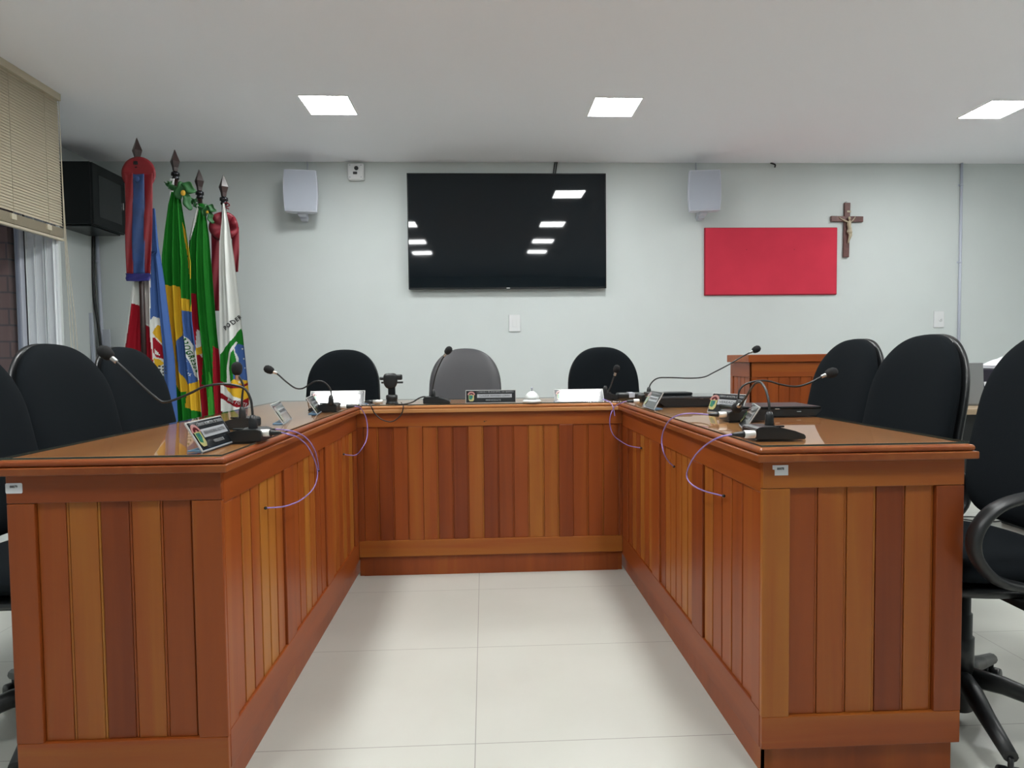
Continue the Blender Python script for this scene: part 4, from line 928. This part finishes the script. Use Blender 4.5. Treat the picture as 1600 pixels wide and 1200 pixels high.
# laptops
def closed_laptop(loc, rz, w, d, h, label, lidm):
    r = empty('laptop', loc, R(rz), label=label, cat='laptop')
    prof = [(-w/2+.025, 0), (w/2-.02, 0), (w/2, h*.55), (w/2, h*.72), (-w/2, h*.72), (-w/2, h*.5)]
    MB().prism(prof, -d/2, d/2, 'xz').build('base', BPLAST, r)
    MB().box(-w/2, w/2, -d/2, d/2, h*.74, h, bev=.003).build('lid', lidm, r)
    MB().box(-w*.3, w*.3, d/2-.004, d/2+.008, h*.3, h*.7, bev=.003).build('hinge', BPLAST, r)
    MB().box(-.008, .008, -d/2-.001, -d/2+.002, h*.70, h*.80, bev=.0005).build('latch', CHROME, r)
    MB().box(w*.22, w*.27, -d/2-.0006, -d/2+.001, h*.42, h*.50).build('port', CHROME, r)
    return r
closed_laptop((.905, 2.72, ZG), -1, .36, .24, .040, 'closed black laptop on the far part of the right counter, under a thin tablet', LIDG := mat('dark_glossy_lid', (.05, .052, .055, 1), .12, coat=.5))
closed_laptop((1.005, 2.22, ZG), -3, .30, .20, .032, 'closed black laptop by the middle microphone of the right counter', DKSTEEL)
MB().box(-.095, .095, -.05, .05, 0, .012, bev=.004).build('tablet', DKSTEEL, loc=(.80, 2.735, ZG+.0405), label='thin black tablet lying on the closed laptop', cat='tablet')

# ------------------------------------------------------------------ lectern
r = empty('lectern', (1.877, 4.40, 0), label='wooden panelled lectern by the back wall right of the counters', cat='lectern')
LW, LD = .74, .36
MB().box(.012, LW-.012, .012, LD, 0, .965, tone=.3).build('body', WOODZ, r)
m = MB(); planks(m, .045, LD-.045, .006, .12, .86, 'y', w=.07, side=1, tones=[.35, .5, .3, .45], rnd=random.Random(2)); m.build('side_panel', WOODZ, r)
for a, c in ((0, .045), (LD-.045, LD)): MB().box(0, .012, a, c, .04, .86, tone=.35, bev=.002).build('side_stile', WOODZ, r)
MB().box(0, .012, 0, LD, .86, .965, tone=.3, bev=.002).build('side_rail', WOODY, r)
MB().box(0, .012, 0, LD, .0, .12, tone=.3, bev=.002).build('side_rail', WOODY, r)
m = MB(); planks(m, .05, LW-.05, .006, .12, .86, 'x', w=.085, tones=[.30, .34, .30, .28, .32, .34, .3, .3], rnd=random.Random(2)); m.build('front_panel', WOODZ, r)
for a, c in ((0, .05), (LW-.05, LW)): MB().box(a, c, 0, .012, .04, .86, tone=.38, bev=.002).build('front_stile', WOODZ, r)
MB().box(0, LW, 0, .012, .86, .965, tone=.46, bev=.002).build('front_rail', WOODX, r)
MB().box(0, LW, 0, .012, 0, .12, tone=.4, bev=.002).build('front_rail', WOODX, r)
MB().box(-.02, LW+.02, -.022, LD+.02, .966, 1.02, tone=.5, bev=.004).build('lectern_top', WOODX, r)

# ------------------------------------------------------------------ side desk at the right
r = empty('office_desk', (2.1, 2.90, 0), R(-4), label='desk with light wood top behind the right chairs', cat='desk')
MB().box(0, 1.5, 0, .62, .722, .75, bev=.002).build('desk_top', LIGHTW, r)
MB().box(.04, 1.46, .04, .06, .30, .72).build('modesty_panel', BPLAST, r)
for a in (.0, 1.46): MB().box(a, a+.04, .02, .60, 0, .722, bev=.002).build('side_leg', BPLAST, r)
# open laptop seen from behind
r = empty('laptop', (2.33, 3.05, .751), R(4), label='open grey laptop seen from behind on the light wood desk', cat='laptop')
MB().box(-.17, .17, .0, .23, 0, .014, bev=.003).build('base', LID, r)
MB().box(-.17, .17, -.004, .003, .006, .215, M=Matrix.Rotation(R(-3), 4, 'X'), bev=.004).build('lid', LID, r)
MB().box(-.02, .02, -.0052, -.0038, .11, .116, M=Matrix.Rotation(R(-3), 4, 'X')).build('badge', CHROME, r)
r = empty('monitor', (2.50, 3.36, .70), R(0), label='black screen top sticking up behind the grey laptop', cat='monitor')
MB().box(-.16, .115, 0, .02, .06, .275, bev=.008).build('panel', BPLAST, r)
MB().box(-.02, .02, .0, .02, .056, .08).box(-.08, .08, -.03, .06, .0505, .058).build('stand', BPLAST, r)
r = empty('printer', (2.93, 3.38, .7), label='dark navy printer on the desk between the right chairs, papers on top', cat='printer')
MB().box(-.19, .19, -.14, .16, .06, .228, bev=.01).build('body', NAVY, r)
MB().box(-.15, .15, -.143, -.139, .10, .13).build('paper_slot', BPLAST, r)
def sheets(loc, pts_fn, label, name='paper_sheets'):
    mb = MB(); n = 14
    for L in range(3):
        vs = [[mb.bm.verts.new(pts_fn(i/n, j/n, L)) for i in range(n+1)] for j in range(n+1)]
        for j in range(n):
            for i in range(n):
                f = mb.bm.faces.new((vs[j][i], vs[j][i+1], vs[j+1][i+1], vs[j+1][i])); f.smooth = True
    o = mb.build(name, PAPER, loc=loc, label=label, cat='paper'); o.modifiers.new('thickness', 'SOLIDIFY').thickness = .0015; return o
sheets((2.90, 3.25, .93), lambda u, v, L: Vector(((u-.5)*.30+.01*L, (v-.1)*.21, .002+.004*L+.055*math.sin(math.pi*u)**2*(v*.9+.1)+.006*math.sin(9*u+L))), 'loose white papers heaped on the dark printer')
MB().box(-.05, .05, -.002, .002, 0, .12, M=Matrix.Rotation(R(-14), 4, 'X')).build('paper_sheet', PAPER, loc=(2.57, 3.06, .751), label='white sheet standing beside the open grey laptop', cat='paper')
MB().box(-.10, .10, -.09, .09, 0, .26, bev=.01).build('waste_bin', mat('dark_grey_plastic', (.05, .055, .055, 1), .5), loc=(3.16, 3.52, 0), label='dark grey box on the floor under the desk', cat='box')
MB().box(-.12, .12, -.09, .09, 0, .33, bev=.008).build('carton', mat('grey_card', (.30, .31, .29, 1), .8), loc=(2.66, 3.72, 0), label='pale grey box on the floor behind the loop armrest', cat='box')
MB().tube(smooth_path([(2.9, 3.9, .006), (2.86, 3.75, .006), (2.98, 3.62, .006), (3.12, 3.66, .006), (2.99, 3.74, .006), (2.87, 3.72, .006), (2.8, 3.6, .006)], 8), .004, 6).build('floor_cable', BLACKCB, label='thin black cable looped on the floor seen through the armrest', cat='cable')
